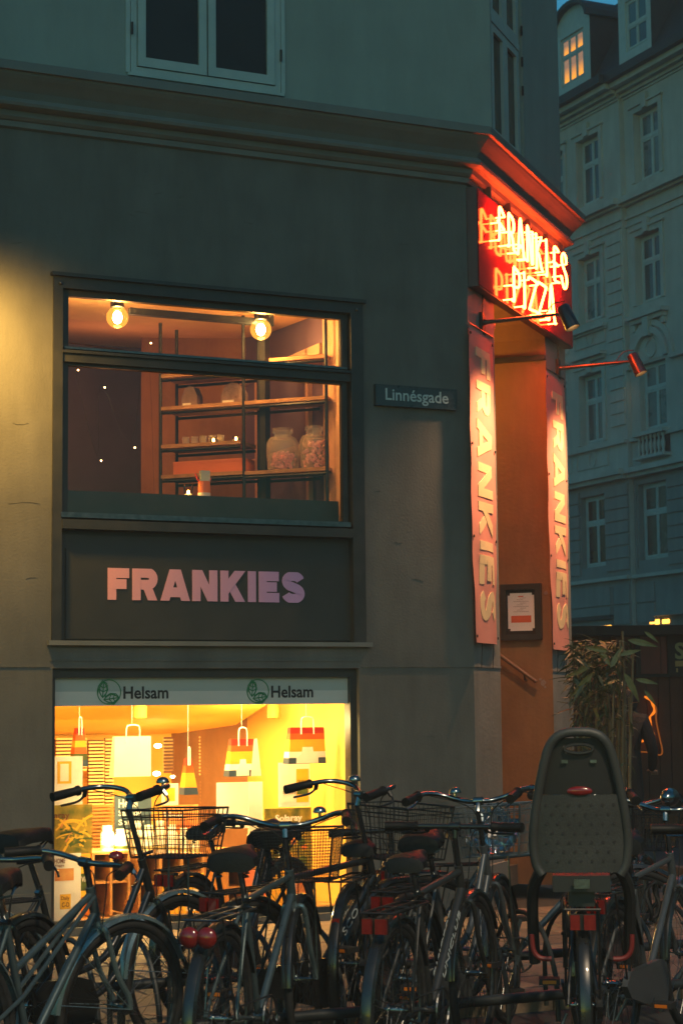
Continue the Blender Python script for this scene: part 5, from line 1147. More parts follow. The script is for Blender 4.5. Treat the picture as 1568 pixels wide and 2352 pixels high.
MT['seatgrey'] = mat('child_seat_grey', (.036,.038,.036), .5, var=.12, scale=8, bump=.15, bscale=120); MT['seatdark'] = mat('child_seat_dark', (.014,.014,.014), .5); MT['bag'] = glassmat('clear_plastic_bag', (.75,.85,.9), .9, .12, 1.6)
WR = .345
def wheel_meshes():
    t = MB(); seg = 44
    def ringtube(mb, R_, r_, n=8, sq=1.0):
        mb.tube([(R_*math.cos(2*math.pi*k/seg), 0, R_*math.sin(2*math.pi*k/seg)) for k in range(seg)], r_, n, closed=True)
    ringtube(t, WR-.019, .0185, 10); tyre = t.mesh('tyre', MT['rubber'], True)
    r = MB(); n0 = 0
    prof_r = [(WR-.036,-.011),(WR-.036,.011),(WR-.046,.010),(WR-.054,.004),(WR-.054,-.004),(WR-.046,-.010)]
    for k in range(seg):
        a = 2*math.pi*k/seg
        for q, y in prof_r: r.v.append((q*math.cos(a), y, q*math.sin(a)))
    for k in range(seg):
        for j in range(6):
            a = k*6+j; b = k*6+(j+1) % 6; c = ((k+1) % seg)*6+(j+1) % 6; d = ((k+1) % seg)*6+j; r.f.append((a,b,c,d)); r.m.append(0)
    rim = r.mesh('rim', MT['rim'], True)
    s_ = MB(); N = 32
    for k in range(N):
        a = 2*math.pi*k/N; side = 1 if k % 2 else -1; b = a+(R(62) if (k//2) % 2 else -R(62))
        s_.tube([(.022*math.cos(b), .028*side, .022*math.sin(b)), ((WR-.05)*math.cos(a), 0, (WR-.05)*math.sin(a))], .0011, 3, cap=False)
    sp_ = s_.mesh('spokes', MT['spoke'])
    h = MB(); h.tube([(0,-.05,0),(0,-.034,0),(0,-.033,0),(0,-.026,0),(0,-.025,0),(0,.025,0),(0,.026,0),(0,.033,0),(0,.034,0),(0,.05,0)], [.008,.009,.026,.026,.014,.014,.026,.026,.009,.008], 14)
    return tyre, rim, sp_, h.mesh('hub', MT['chrome'], True)
WM = wheel_meshes()
def add_wheel(parent, pos, mtx=None, extra=None):
    w = bpy.data.objects.new('wheel', WM[1]); SC.collection.objects.link(w); w.parent = parent
    m_ = Matrix.Translation(pos) @ Matrix.Rotation(random.uniform(0,6.28), 4, 'Y')
    w.matrix_basis = (mtx @ m_) if mtx is not None else m_
    inst(WM[0], 'tyre', w); inst(WM[2], 'spokes', w, kind='stuff'); inst(WM[3], 'hub', w)
    return w
BARS = {'flat': [(0,0,0),(0,.10,.0),(-.01,.20,.0),(-.03,.30,-.0)],
        'city': [(.0,0,0),(.03,.06,.0),(.05,.14,.02),(.02,.22,.045),(-.06,.275,.045),(-.20,.30,.02)],
        'dutch': [(.0,0,0),(.05,.06,.01),(.07,.12,.035),(.03,.19,.05),(-.05,.235,.045),(-.22,.265,.015)],
        'mixte': [(.0,0,0),(.03,.08,.0),(.02,.18,.01),(-.03,.26,.012),(-.12,.32,.0)]}
def basket_mesh(kind, mt, wx=.30, wy=.36, h=.22, taper=.03):
    m = MB(); rr = .0022 if kind == 'wire' else .0011; pitch = .028 if kind == 'wire' else .0125; sd = 4 if kind == 'wire' else 3
    def P(s, t, z): k = z/h; return ((s-.5)*(wx-2*taper*(1-k)), (t-.5)*(wy-2*taper*(1-k)), z)
    per = lambda z: [P(0,0,z), P(1,0,z), P(1,1,z), P(0,1,z)]
    nz = max(3, int(h/pitch/(1.5 if kind == 'wire' else 1)))
    for k in range(nz+1): m.tube([*per(h*k/nz)], rr, sd, closed=True)
    m.tube(per(h), .0055, 6, closed=True); m.tube(per(0), .004, 5, closed=True)
    if kind == 'wire': m.tube(per(h-.03), .0035, 5, closed=True)
    nx = int(wx/pitch); ny = int(wy/pitch)
    for k in range(1, nx): 
        s = k/nx; m.tube([P(s,0,h), P(s,0,0), P(s,1,0), P(s,1,h)], rr, sd)
    for k in range(1, ny):
        s = k/ny; m.tube([P(0,s,h), P(0,s,0), P(1,s,0), P(1,s,h)], rr, sd)
    for c in ((0,0),(1,0),(1,1),(0,1)): m.tube([P(c[0],c[1],h), P(c[0],c[1],0)], .0045, 5)
    return m.mesh('basket', mt)
BK = {}
def bicycle(label, bx, d, phi, hb, sz, frame='black', bar='city', steer=0.0, ftype='diamond', mud='black', basket=None, rack_=True, light='box', bell=None, lettering=None, child=False, head=None, lean=0.0, guard=True, grip='vinyl', zoff=-.0, bagd=False, fatdown=False, bicon=None):
    rnd = random.Random(int(bx*7+d*100)); th = R(90-phi); p = at_depth(bx, 1634, d)
    ha = R(19); hbx = .385 if bar != 'dutch' else .36       # bar clamp x
    org = Vector((p.x, p.y, 0)) - Vector((math.cos(th), math.sin(th), 0))*hbx
    e = empty('bicycle', (org.x, org.y, zoff), th, label=label, cat='bicycle', group='bicycles parked in the rack in front of the building')
    e.rotation_euler = (R(lean), 0, th)
    fm = PB[frame]; mm = MT['mud_teal'] if mud == 'teal' else (PB[mud] if mud in PB else None)
    BB = Vector((0, 0, .285)); RH = Vector((-.44, 0, WR)); FH = Vector((.64, 0, WR))
    hd = Vector((-math.sin(ha), 0, math.cos(ha)))             # steering axis
    H0 = Vector((.64-.055/math.cos(ha)-(.72-WR)*math.tan(ha), 0, .72)) ; H0 = Vector((FH.x-.05-(.70-WR)*math.tan(ha), 0, .70))
    H1 = H0+hd*(.14 if ftype != 'step' else .17)
    SP = BB+Vector((-math.sin(R(18)), 0, math.cos(R(18))))*.50    # seat cluster
    m = MB(); rt_ = .0145 if not fatdown else .018; n = 10
    m.tube([H0, H1], .019, 12)
    m.tube([BB-Vector((0,.036,0)), BB+Vector((0,.036,0))], .022, 12); m.tube([BB, SP+(SP-BB).normalized()*.03], .0145, n)
    if ftype == 'diamond': m.tube([H1-hd*.03, SP], rt_*.9, n); m.tube([H0+hd*.03, BB], rt_*1.15, n)
    elif ftype == 'mixte':
        for s_ in (-1, 1): m.tube([H1-hd*.04+Vector((0,.014*s_,0)), BB.lerp(SP,.42)+Vector((0,.022*s_,0)), RH+Vector((0,.055*s_,.02))], .0085, 8)
        m.tube([H0+hd*.03, BB], rt_*1.15, n); m.tube([H1-hd*.03, BB.lerp(SP,.62)], rt_, n)
    else:
        m.tube(smooth_path([H1-hd*.04, Vector((.26,0,.52)), Vector((.13,0,.43)), BB.lerp(SP,.25)], 6), rt_*1.15, n); m.tube(smooth_path([H0+hd*.02, Vector((.28,0,.40)), Vector((.14,0,.30)), BB], 6), rt_*1.2, n)
    for s_ in (-1, 1):
        m.tube([BB+Vector((-.03,.02*s_,0)), RH+Vector((.1,.05*s_,-.01)), RH+Vector((0,.06*s_,0))], .0085, 8); m.tube([SP+Vector((0,.012*s_,-.02)), RH+Vector((.03,.055*s_,.06)), RH+Vector((0,.06*s_,0))], .0075, 8)
    m.build('frame', fm, e, smooth=True)
    # steering part
    S = Matrix.Translation(H0) @ Matrix.Rotation(R(-steer), 4, hd) @ Matrix.Translation(-H0)
    m = MB(); cr_ = H0-hd*.03
    for s_ in (-1, 1): m.tube(smooth_path([cr_+Vector((0,.012*s_,0)), cr_+Vector((.005,.046*s_,-.012)), cr_.lerp(FH,.55)+Vector((-.012,.050*s_,0)), FH+Vector((-.012,.05*s_,.05)), FH+Vector((0,.05*s_,0))], 4), .0115, 8)
    m.tube([cr_, H0], .017, 8); m.build('fork', fm if frame != 'silver' else MT['mud_teal'], e, mtx=S, smooth=True)
    add_wheel(e, FH, S); add_wheel(e, RH)
    top = Vector((hbx, 0, hb)); stp = H1+hd*max(.02, (hb-.05-H1.z)/math.cos(ha))
    m = MB(); m.tube([H1, stp], .0125, 10); m.tube([stp, stp.lerp(top,.5)+Vector((0,0,.006)), top], .0135, 8); m.tube([top+Vector((0,-.022,0)), top+Vector((0,.022,0))], .02, 10); m.build('stem', MT['chrome'] if frame in ('silver','grey') or bar == 'dutch' else PB['black'], e, mtx=S, smooth=True)
    hp = BARS[bar]; half = [top+Vector(q) for q in hp]; full = [top+Vector((q[0],-q[1],q[2])) for q in hp[::-1]]+half[1:]
    fp = smooth_path(full, 5); m = MB(); m.tube(fp, .0115, 10); m.build('handlebar', MT['chrome'] if bar in ('city','dutch','mixte') else PB['black'], e, mtx=S, smooth=True)
    for s_ in (-1, 1):
        a = half[-2]; b = half[-1]; a = Vector((a.x, a.y*s_, a.z)); b = Vector((b.x, b.y*s_, b.z)); a = b+(a-b).normalized()*.135 if (a-b).length > .02 else a; b2 = b+(b-a).normalized()*.008
        m = MB(); m.tube([a, a.lerp(b2,.08), a.lerp(b2,.12), a.lerp(b2,.5), a.lerp(b2,.93), b2], [.023,.023,.0185,.0205,.021,.021], 12); m.build('grip', MT[grip], e, mtx=S, smooth=True)
        dv = (b-a).normalized(); fwd = Vector((1,0,0)) if bar == 'flat' else Vector((.3,.5*s_,-.3)).normalized(); ln = a-dv*.035
        m = MB(); m.tube([ln+Vector((0,0,-.005)), ln+fwd*.022+Vector((0,0,-.022))], .011, 6); m.tube(smooth_path([ln+fwd*.02+Vector((0,0,-.02)), ln+fwd*.045+dv*.03+Vector((0,0,-.03)), ln+fwd*.045+dv*.12+Vector((0,0,-.03))], 4), .0055, 6); m.build('brake_lever', MT['chrome'] if rnd.random() < .6 else MT['darkmetal'], e, mtx=S, smooth=True)
        m = MB(); m.tube(smooth_path([ln, ln+Vector((.045,-.03*s_,-.012)), top+Vector((.085,.05*s_,-.045)), H1+Vector((.06,.03*s_,-.03)), H0+Vector((.02,.015*s_,-.02))], 5), .0026, 5); m.build('brake_cable', MT['rubber'], e, mtx=S, smooth=True)
    if bell:
        bp = fp[int(len(fp)*(.30 if bell != 'right' else .68))]; m = MB(); m.tube([bp+Vector((0,0,.0)), bp+Vector((0,0,.028))], .007, 6); m.lathe([(.028,.026),(.029,.032),(.024,.046),(.012,.053),(.001,.055)], 14, Matrix.Translation(bp)); m.build('bell', MT['redplastic'] if bell == 'red' else MT['chrome'], e, mtx=S, smooth=True)
    if head:
        hp_ = top+Vector((.05, -.0, .055)) if head == 'high' else H1+Vector((.075,0,.02)); m = MB(); hm = Matrix.Translation(hp_) @ Matrix.Rotation(R(90), 4, 'Y')
        m.lathe([(.001,-.055),(.018,-.05),(.034,-.028),(.042,0),(.044,.028),(.04,.032)], 16, hm); m.build('headlight', MT['chrome'] if head == 'high' else PB['black'], e, mtx=S, smooth=True); m = MB(); m.lathe([(.001,.03),(.039,.031)], 16, hm); m.build('headlight_lens', MT['jar'], e, mtx=S); m = MB(); m.tube([hp_+Vector((0,0,-.035)), top if head == 'high' else H1], .008, 6); m.build('headlight_bracket', MT['darkmetal'], e, mtx=S)
    # mudguards
    def guard_arc(c, a0, a1, mtx, nm='mudguard'):
        m = MB(); n_ = 26; R0 = WR+.020; wd = .027
        for k in range(n_+1):
            a = R(a0+(a1-a0)*k/n_)
            for y, dr in ((-wd,-.014),(-wd*.7,.0),(0,.005),(wd*.7,0),(wd,-.014)): m.v.append((c.x+(R0+dr)*math.cos(a), y, c.z+(R0+dr)*math.sin(a)))
        for k in range(n_):
            for j in range(4): a = k*5+j; m.f.append((a, a+1, a+6, a+5)); m.m.append(0)
        for q in (a1-6, a1-40) if abs(a1) > 90 else (a1-6,):
            ar = R(q)
            for s_ in (-1, 1): m.tube([(c.x, .055*s_, c.z), (c.x+(R0-.01)*math.cos(ar), .028*s_, c.z+(R0-.01)*math.sin(ar))], .0022, 4)
        m.build(nm, mm, e, mtx=mtx, smooth=True)
    if mm is not None: guard_arc(FH, -15 if mud != 'teal' else -5, 150, S) if False else guard_arc(FH, 25, 178, S); guard_arc(RH, 20, 205, None)
    # saddle
    sd = Vector((SP.x-(sz-SP.z)*math.tan(R(18)), 0, sz)); m = MB(); m.tube([SP, sd-Vector((0,0,.05))], .0125, 10); m.tube([SP+Vector((-.02,0,.0)), SP+Vector((-.02,-.03,.0))],.012,6); m.build('seat_post', MT['chrome'], e, smooth=True)
    key = 'sad'
    if key not in BK:
        m = MB(); prof_s = [(-.135,.060,.020),(-.125,.082,.036),(-.09,.088,.046),(-.04,.070,.048),(.02,.042,.046),(.08,.026,.046),(.125,.020,.042),(.14,.010,.030)]
        n_ = 10
        for x, hw, z in prof_s:
            for k in range(n_):
                a = math.pi*(k/(n_-1)); m.v.append((x, -hw*math.cos(a), z-.045*(1-math.sin(a)**.6)))
        for i in range(len(prof_s)-1):
            for k in range(n_-1): a = i*n_+k; m.f.append((a, a+1, a+n_+1, a+n_)); m.m.append(0)
            a = i*n_; m.f.append((a, a+n_, a+2*n_-1, a+n_-1)); m.m.append(0)
        m.f.append(tuple(range(n_))); m.m.append(0); L0 = (len(prof_s)-1)*n_; m.f.append(tuple(range(L0+n_-1, L0-1, -1))); m.m.append(0)
        BK[key] = m.mesh('saddle', MT['vinyl'], True)
        m = MB()
        for s_ in (-1,1): m.tube([(-.11,.035*s_,.0),(-.04,.022*s_,-.032),(.05,.018*s_,-.032),(.12,.006*s_,.005)], .0038, 5)
        for s_ in (-1,1): m.tube([(-.10+.0022*math.cos(k*1.0),.045*s_+.012*math.cos(k*1.3),-.045+k*.0022) for k in range(26)], .0028, 4)
        BK['rails'] = m.mesh('saddle_rails', MT['chrome'])
    so = inst(BK[key], 'saddle', e, sd-Vector((.0,0,.01)), (0, R(-2), 0), scale=(1,1,1) if bar == 'flat' else (.95,1.22,1.25)); inst(BK['rails'], 'saddle_rails', so)
    # drive train
    m = MB(); m.tube([(.085*math.cos(2*math.pi*k/28), -.05, .285+.085*math.sin(2*math.pi*k/28)) for k in range(28)], .006, 5, closed=True)
    for k in range(5): m.bar((0,-.05,.285), (.08*math.cos(R(72*k)), -.05, .285+.08*math.sin(R(72*k))), .012, .004, (0,1,0))
    m.build('chainring', MT['steel'], e)
    ca = R(rnd.choice((200, 250, 20, 60, 100, 320)))
    for s_, an in ((-1, ca), (1, ca+math.pi)):
        pe = Vector((.17*math.cos(an), .075*s_, .285+.17*math.sin(an))); m = MB(); m.bar((0,.055*s_,.285), pe, .018, .012, (0,1,0)); m.build('crank_arm', MT['steel'], e)
        m = MB(); m.box(-.045,-.0,-.012,.045,.085,.012, Matrix.Translation(pe+Vector((0,(.01 if s_ > 0 else -.095),0)))); po = m.build('pedal', MT['rubber'], e)
        m = MB(); y0 = pe.y+(.01 if s_ > 0 else -.095)
        for xx in (-.0475, .0465): m.box(pe.x+xx, y0+.015, pe.z-.007, pe.x+xx+.002, y0+.07, pe.z+.007)
        m.build('pedal_reflector', MT['amber'], e, kind='stuff')
    if guard:
        m = MB(); pts = [(.11,.285),(.07,.38),(0,.40),(-.44,.40),(-.50,.345),(-.44,.29),(0,.18),(.07,.19)]; m.extr(pts, -.075, -.048); m.build('chain_guard', fm if frame != 'silver' else MT['darkmetal'], e)
    else:
        m = MB(); m.tube([(.0,-.05,.372),(-.44,-.05,.382)], .004, 4); m.tube([(.0,-.05,.198),(-.44,-.05,.308)], .004, 4); m.build('chain', MT['darkmetal'], e)
    # rear rack and light
    rz = .735
    if rack_ or child:
        m = MB()
        for y in (-.06,0,.06): m.tube([(-.20,y,rz),(-.66,y,rz)], .0055, 6)
        m.tube(smooth_path([(-.20,-.06,rz),(-.17,0,rz),(-.20,.06,rz)],4), .0055, 6); m.tube([(-.66,-.07,rz),(-.66,.07,rz)], .0055, 6); m.tube([(-.42,-.07,rz),(-.42,.07,rz)], .005, 6)
        for s_ in (-1,1): m.tube([(-.60,.065*s_,rz),(-.46,.066*s_,WR)], .0045, 6); m.tube([(-.36,.065*s_,rz),(-.44,.066*s_,WR)], .0045, 6)
        m.tube([(-.20,0,rz),tuple(SP)], .0045, 5); m.build('rear_rack', MT['darkmetal'] if frame != 'silver' else MT['steel'], e, smooth=True)
    if light == 'box':
        m = MB(); m.box(-.682,-.05,rz-.075,-.668,.05,rz-.015); m.build('rear_light', MT['darkmetal'], e); m = MB(); m.box(-.70,-.048,rz-.073,-.6825,-.004,rz-.017); m.box(-.70,.012,rz-.073,-.6825,.048,rz-.017); m.build('reflector_lens', MT['redplastic'], e, kind='stuff')
    elif light == 'twin':
        m = MB(); 
        for y in (-.034, .034): m.ball((-.69, y, rz-.06), .040, 14, 10, (.55,1,1))
        m.build('reflector_lens', MT['redplastic'], e, smooth=True, kind='stuff')
    elif light == 'post':
        m = MB(); m.box(-.835+.1,-.018,.50,-.82+.1,.018,.58); m.build('reflector_lens', MT['redplastic'], e)
    if basket:
        kind, mt_, wx, wy, h_ = basket; k_ = (kind, mt_, wx, wy, h_)
        if k_ not in BK: BK[k_] = basket_mesh(kind, MT[mt_], wx, wy, h_)
        bb = top+Vector((.07+wx/2+.05, 0, -h_-.03 if bar != 'dutch' else -h_-.06)); bo_ = mesh_obj('basket', BK[k_], e); bo_.matrix_basis = S @ Matrix.Translation(bb)
        m = MB()
        for s_ in (-1,1): m.tube([bb+Vector((.02,.06*s_,0)), FH+Vector((.0,.062*s_,.0))], .005, 6)
        m.tube([bb+Vector((-wx/2,0,.03)), H1+Vector((.01,0,.02))], .008, 6); m.build('basket_stay', MT['steel'], e, mtx=S, smooth=True)
        if bagd:
            m = MB(); rn = random.Random(9); m.ball((0,0,.11), .13, 16, 12, (.9,1,.8)); m.v = [(x*rn.uniform(.7,1.15), y*rn.uniform(.7,1.15), z*rn.uniform(.75,1.25)) for x, y, z in m.v]; m.build('plastic_bag', MT['bag'], e, mtx=S @ Matrix.Translation(bb))
    if lettering:
        txt, a_, b_, hgt = lettering; me = text_mesh(txt, MT['lettersilver'], hgt, .001, .0)
        for s_ in (1, -1):
            p1, p2 = (H0+hd*.03, BB); dv = (p1-p2).normalized() ; mid = p2.lerp(p1, (a_+b_)/2); 
            X = dv; Y = Vector((0,-s_,0)); 
            if s_ < 0: X = dv
            Z = X.cross(Vector((0,1,0)) if s_ < 0 else Vector((0,-1,0)))*1.0
            # text faces -Y of its own frame: put that towards side s_
            Yv = Vector((0,-s_,0)); Xv = X*(1 if s_ < 0 else 1); Zv = Xv.cross(Yv)
            if s_ > 0: pass
            M3 = Matrix(((Xv.x,Yv.x,Zv.x),(Xv.y,Yv.y,Zv.y),(Xv.z,Yv.z,Zv.z))).to_4x4()
            L_ = (p1-p2).length*(b_-a_); w0 = max(v.co.x for v in me.vertices)-min(v.co.x for v in me.vertices)
            o = mesh_obj('lettering', me, e); o.matrix_basis = Matrix.Translation(mid+Vector((0,s_*(.0155*1.15+.003),0))) @ M3 @ Matrix.Diagonal((L_/w0,1,1,1))
    m = MB(); m.tube([(-.05,.06,.25),(-.12,.17,.012)], .008, 6); m.build('kickstand', MT['steel'], e)
    if rnd.random() < .7:
        cx_, cz_ = rnd.choice(((-.16,.60),(.30,.62),(-.5,.62))); m = MB(); m.tube([(cx_+.075*math.cos(R(18*k)), .05+.012*math.sin(R(54*k)), cz_+.085*math.sin(R(18*k))) for k in range(20)], .0085, 7, closed=True); m.build('cable_lock', MT['rubber'], e, smooth=True)
    if child: child_seat(e)
    return e
def child_seat(e):
    # shell of a child seat seen from behind; x back, y side
    e2 = bpy.data.objects.new('child_seat', None)
    W_ = [(.86,.150),(.90,.172),(.98,.182),(1.08,.174),(1.18,.158),(1.28,.137),(1.35,.116),(1.39,.088)]
    def hw(z):
        for (z0,w0),(z1,w1) in zip(W_, W_[1:]):
            if z0 <= z <= z1: return w0+(w1-w0)*(z-z0)/(z1-z0)
        return W_[-1][1]
    def xx(z, y): return -.60-.14*(z-.86)+ .9*y*y      # leans back, wraps forward
    m = MB(); nz, ny = 30, 18
    def surf(z0, z1, inset, dx, name, mt, hole=None):
        m = MB()
        for j in range(nz+1):
            z = z0+(z1-z0)*j/nz; w = hw(z)-inset
            for i in range(ny+1): y = -w+2*w*i/ny; m.v.append((xx(z,y)+dx, y, z))
        for j in range(nz):
            for i in range(ny):
                z = z0+(z1-z0)*(j+.5)/nz; w = hw(z)-inset; y = -w+2*w*(i+.5)/ny
                if hole and hole(y, z): continue
                a = j*(ny+1)+i; m.f.append((a,a+1,a+ny+2,a+ny+1)); m.m.append(0)
        m.build(name, mt, seat, smooth=True)
    base = MB(); base.box(-.64,-.11,.80,-.34,.11,.86); base.box(-.60,-.05,.74,-.38,.05,.80)
    seat = base.build('child_seat', MT['seatdark'], e)
    surf(.87, 1.17, .006, -.006, 'seat_back_panel', MT['seatgrey'])
    surf(1.17, 1.388, .006, .012, 'seat_back_top', MT['seatdark'], hole=lambda y, z: 1.332 < z < 1.362 and abs(y) < .055)
    rim_ = []
    for z, w in W_: rim_.append((xx(z,w)-.004, w, z))
    P = rim_+[(xx(1.41,.05), .05, 1.408), (xx(1.41,0), 0, 1.412), (xx(1.41,.05), -.05, 1.408)]+[(xx(z,w)-.004, -w, z) for z, w in W_[::-1]]
    m = MB(); m.tube(smooth_path(P, 4), .0185, 12); m.build('seat_rim', MT['seatgrey'], seat, smooth=True)
    m = MB(); m.tube([(xx(1.35,.05)-.0,.055*math.cos(R(15*k)),1.347+.017*math.sin(R(15*k))) for k in range(24)], .006, 6, closed=True); m.build('handle_slot_rim', MT['seatdark'], seat, smooth=True)
    m = MB()
    for r_ in range(7):
        z = .915+.036*r_; n_ = 6 if r_ % 2 else 7
        for k in range(n_):
            y = (k-(n_-1)/2)*.043; 
            if abs(y) > hw(z)-.03: continue
            m.lathe([(.001,.0),(.0062,.0)], 8, Matrix.Translation((xx(z,y)-.0085,y,z)) @ Matrix.Rotation(R(-90), 4, 'Y'))
    m.build('vent_holes', MT['rubber'], seat, kind='stuff')
    m = MB(); m.ball((xx(1.19,0)-.006,0,1.185), .05, 14, 8, (.2,1.0,.36)); m.build('seat_reflector', MT['redplastic'], seat, smooth=True)
    for y in (-.055,.055): m = MB(); m.box(xx(1.30,y)-.012+.012,y-.012,1.292,xx(1.30,y)+.004,y+.012,1.304); m.build('strap_slot', MT['steel'], seat)
    for s_ in (-1,1):
        m = MB(); m.tube(smooth_path([(-.56,.15*s_,.88),(-.50,.185*s_,.80),(-.42,.19*s_,.66),(-.36,.185*s_,.50)],5), [.024 for k in range(16)], 8); m.build('leg_channel', MT['seatdark'], seat, smooth=True)
        m = MB(); m.tube(smooth_path([(-.47,.195*s_,.62),(-.47,.19*s_,.56),(-.47,.165*s_,.53),(-.47,.12*s_,.525)],5), .010, 8); m.build('foot_strap', mat('red_strap', (.16,.012,.01), .5), seat, smooth=True)
    m = MB(); m.box(-.672,-.03,.815,-.662,.03,.85); m.build('white_label', MT['steel'], seat)
BIKES = [
 dict(label='silver-blue mixte bicycle with bright chrome mudguard and red bell, front left corner', bx=197, d=7.45, phi=24, hb=.93, sz=.90, frame='silver', bar='mixte', steer=16, ftype='mixte', mud='teal', bell='red', rack_=False, light=None, guard=False),
 dict(label='black upright bicycle with high swept handlebar and open wire basket before the shop window', bx=305, d=8.45, phi=42, hb=1.13, sz=.98, frame='black', bar='dutch', steer=-4, ftype='step', mud='teal', basket=('wire','wire',.30,.38,.21), bell='left'),
 dict(label='grey-silver diamond frame bicycle with fine mesh basket, twin round red reflector behind', bx=655, d=8.15, phi=16, hb=1.02, sz=.93, frame='silver', bar='city', steer=-6, ftype='diamond', mud='black', basket=('mesh','wire',.26,.36,.22), light='twin', bell='left', guard=False),
 dict(label='black bicycle lettered SCO with upswept bar at the right edge of the shop window', bx=822, d=9.0, phi=38, hb=1.11, sz=.95, frame='black', bar='dutch', steer=8, ftype='diamond', mud='black', basket=('wire','wire',.32,.40,.25), lettering=('SCO',.45,.68,.05), bell='right', fatdown=True),
 dict(label='black sports bicycle with flat bar and pale lettering along its down tube', bx=1040, d=8.3, phi=20, hb=1.00, sz=.90, frame='dark', bar='flat', steer=0, ftype='diamond', mud='black', lettering=('UNICLUB',.25,.80,.045), fatdown=True, light='box', guard=False),
 dict(label='dark city bicycle with chrome bar and pale wire basket holding a crumpled plastic bag', bx=1098, d=9.1, phi=27, hb=1.07, sz=.92, frame='grey', bar='city', steer=-10, ftype='step', mud='black', basket=('wire','wirew',.28,.34,.24), bell='right', bagd=True),
 dict(label='black bicycle carrying a tall grey child seat with red reflector, seen from behind', bx=1312, d=8.40, phi=5.5, hb=1.10, sz=.90, frame='black', bar='dutch', steer=3, ftype='diamond', mud='black', light='box', child=True),
 dict(label='dark grey bicycle with a chrome round headlight on its handlebar at the right edge', bx=1522, d=8.9, phi=26, hb=1.03, sz=.92, frame='grey', bar='city', steer=0, ftype='diamond', mud='black', head='high', bell='left'),
 dict(label='black roadster behind the others before the shop window, saddle beside the grey frame', bx=600, d=10.35, phi=24, hb=.90, sz=.90, frame='black', bar='flat', steer=4, ftype='step', mud='black', head='low'),
 dict(label='grey bicycle standing broadside along the wall right of the shop window', bx=1335, d=9.75, phi=76, hb=.98, sz=.90, frame='blue', bar='flat', steer=6, ftype='diamond', mud='black', rack_=True, guard=False),
 dict(label='dark bicycle with black wire basket half hidden right of the child seat', bx=1440, d=10.2, phi=22, hb=.99, sz=.92, frame='black', bar='city', steer=0, ftype='step', mud='black', basket=('wire','wire',.30,.36,.22)),
 dict(label='dark bicycle cut off by the lower right edge, only its rear half in view', bx=1660, d=7.9, phi=17, hb=1.0, sz=.90, frame='dark', bar='flat', steer=0, ftype='diamond', mud='black', light='box', guard=False),
 dict(label='black bicycle cut off at the left edge, dark grip and cables in view', bx=-12, d=7.5, phi=18, hb=.94, sz=.90, frame='black', bar='mixte', steer=4, ftype='diamond', mud='black', head='low'),
 dict(label='black bicycle standing between the sports bicycle and the mesh basket, low in the row', bx=890, d=9.7, phi=14, hb=.90, sz=.86, frame='dark', bar='flat', steer=-8, ftype='mixte', mud='black', light='post'),
]
for b_ in BIKES: bicycle(**b_)
# ------------------------------------------------------------------ cycle rack: two rails parallel to the wall with wheel hoops
rp = at_depth(280, 1634, 8.95)
rk = empty('cycle_rack', (rp.x, rp.y, -.0), TA, label='low dark steel cycle rack of two rails with wheel hoops under the bicycles', cat='cycle rack')
MT['rackm'] = mat('rack_steel', (.045,.05,.05), .45, .5, var=.3, scale=8)
for y, z in ((0,.25),(-1.05,.22)): m = MB(); m.tube([(-2.2,y,z),(4.2,y,z)], .024, 10); m.build('rail', MT['rackm'], rk, smooth=True)
hm_ = MB(); hm_.tube(smooth_path([(0,0,.0),(0,-.0,.30),(.02,-.08,.46),(.04,-.22,.50),(.06,-.36,.42),(.08,-.44,.22),(.08,-.46,.0)],5), .0125, 8); hme = hm_.mesh('wheel_hoop', MT['rackm'], True)
for k in range(22): inst(hme, 'wheel_hoop', rk, (-2.1+k*.29, -.05, 0), (0,0,random.uniform(-.05,.05)))
fm_ = MB(); fm_.tube([(0,0,0),(0,0,.25)], .02, 8); fm_.tube([(0,-1.05,0),(0,-1.05,.22)], .02, 8); 
for k in range(4): fm_ = MB(); fm_.tube([(-2+k*2,0,0),(-2+k*2,0,.25)], .02, 8); fm_.build('foot', MT['rackm'], rk); fm_ = MB(); fm_.tube([(-2+k*2,-1.05,0),(-2+k*2,-1.05,.22)], .02, 8); fm_.build('foot', MT['rackm'], rk)
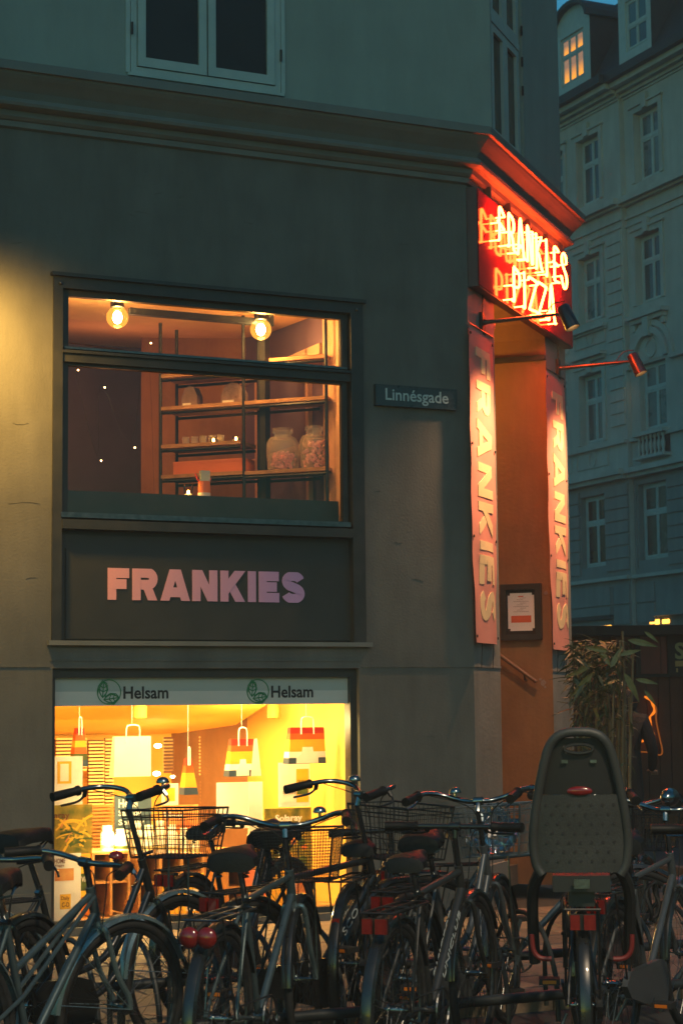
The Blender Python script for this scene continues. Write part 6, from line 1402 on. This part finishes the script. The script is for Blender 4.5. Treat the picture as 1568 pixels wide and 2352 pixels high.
# ------------------------------------------------------------------ passer-by behind the bamboo
def person():
    P = at_depth(1431, 1634, 17.0); e = empty('person', (P.x, 17.0, 0), R(160), label='person in a dark hooded jacket with pale striped sleeve, standing behind the bamboo', cat='person')
    J = {'pelvis':(0,0,.93),'spine':(0,.01,1.12),'chest':(0,.0,1.32),'neck':(0,-.02,1.46),'head':(0,-.05,1.60),'crown':(0,-.04,1.66),
         'hl':(-.09,0,.90),'kl':(-.10,-.03,.50),'al':(-.11,.02,.09),'tl':(-.11,-.15,.05),'hr':(.09,0,.90),'kr':(.10,-.02,.50),'ar':(.11,.04,.09),'tr':(.12,-.13,.05),
         'sl':(-.18,0,1.39),'el':(-.25,-.02,1.12),'wl':(-.20,-.20,.95),'sr':(.18,0,1.39),'er':(.28,.03,1.13),'wr':(.20,-.18,1.0)}
    rad = {'pelvis':.15,'spine':.14,'chest':.17,'neck':.07,'head':.105,'crown':.085,'hl':.10,'kl':.07,'al':.05,'tl':.04,'hr':.10,'kr':.07,'ar':.05,'tr':.04,'sl':.085,'el':.06,'wl':.045,'sr':.085,'er':.06,'wr':.045}
    ks = list(J); E_ = [('pelvis','spine'),('spine','chest'),('chest','neck'),('neck','head'),('head','crown'),('pelvis','hl'),('hl','kl'),('kl','al'),('al','tl'),('pelvis','hr'),('hr','kr'),('kr','ar'),('ar','tr'),('chest','sl'),('sl','el'),('el','wl'),('chest','sr'),('sr','er'),('er','wr')]
    me = bpy.data.meshes.new('body'); me.from_pydata([J[k] for k in ks], [(ks.index(a), ks.index(b)) for a, b in E_], [])
    o = bpy.data.objects.new('body', me); SC.collection.objects.link(o); o.parent = e; me.materials.append(mat('dark_jacket', (.010,.011,.013), .8, var=.3, scale=12, bump=.4))
    md = o.modifiers.new('skin', 'SKIN'); md2 = o.modifiers.new('sub', 'SUBSURF'); md2.levels = 2; md2.render_levels = 2
    for i, k in enumerate(ks): me.skin_vertices[0].data[i].radius = (rad[k], rad[k]*.85); me.skin_vertices[0].data[i].use_root = (i == 0)
    sl_ = MB()
    for t in (.25,.45,.65): 
        a = Vector(J['er']).lerp(Vector(J['wr']), t); b = Vector(J['er']).lerp(Vector(J['wr']), t+.10); sl_.tube([a, b], .062-.012*t, 12)
    sl_.build('sleeve_stripe', mat('pale_stripe', (.35,.38,.40), .7), e, smooth=True, kind='stuff')
    hd_ = MB(); hd_.ball((0,-.02,1.57), .135, 14, 10, (.95,1.05,1.1)); hd_.build('hood', mat('hood_cloth', (.011,.012,.014), .85, var=.3, scale=14, bump=.3), e, smooth=True)
    f_ = MB(); f_.ball((0,-.11,1.57), .085, 12, 8, (.85,.7,1.1)); f_.ball((0,-.175,1.565), .018, 6, 5, (.8,1,1.3)); f_.build('face', mat('skin', (.35,.2,.14), .6), e, smooth=True)
    for s_, w in ((-1,'wl'),(1,'wr')):
        q = Vector(J[w]); h = MB(); h.ball(q+Vector((0,-.05,-.01)), .04, 10, 6, (.7,1.2,.5))
        for k in range(4): h.tube([q+Vector((-.024+.016*k,-.08,-.01)), q+Vector((-.026+.017*k,-.115,-.02)), q+Vector((-.026+.017*k,-.125,-.045))], [.009,.008,.007], 6)
        h.tube([q+Vector((-.03*s_,-.04,0)), q+Vector((-.055*s_,-.075,-.01))], [.010,.008], 6); h.build('hand', bpy.data.materials['skin'], e, smooth=True)
person()

# ------------------------------------------------------------------ thin evening haze
hz = MB(); hz.box(-60, -12, -1.2, 75, 130, 34)
hm = bpy.data.materials.new('haze'); hm.use_nodes = True; t = hm.node_tree; t.nodes.clear()
pv = t.nodes.new('ShaderNodeVolumePrincipled'); pv.inputs['Density'].default_value = 0.0022; pv.inputs['Color'].default_value = (.86,.92,.9,1); pv.inputs['Anisotropy'].default_value = .0
ou = t.nodes.new('ShaderNodeOutputMaterial'); t.links.new(pv.outputs[0], ou.inputs['Volume'])
hz.build('haze', hm, kind='stuff')
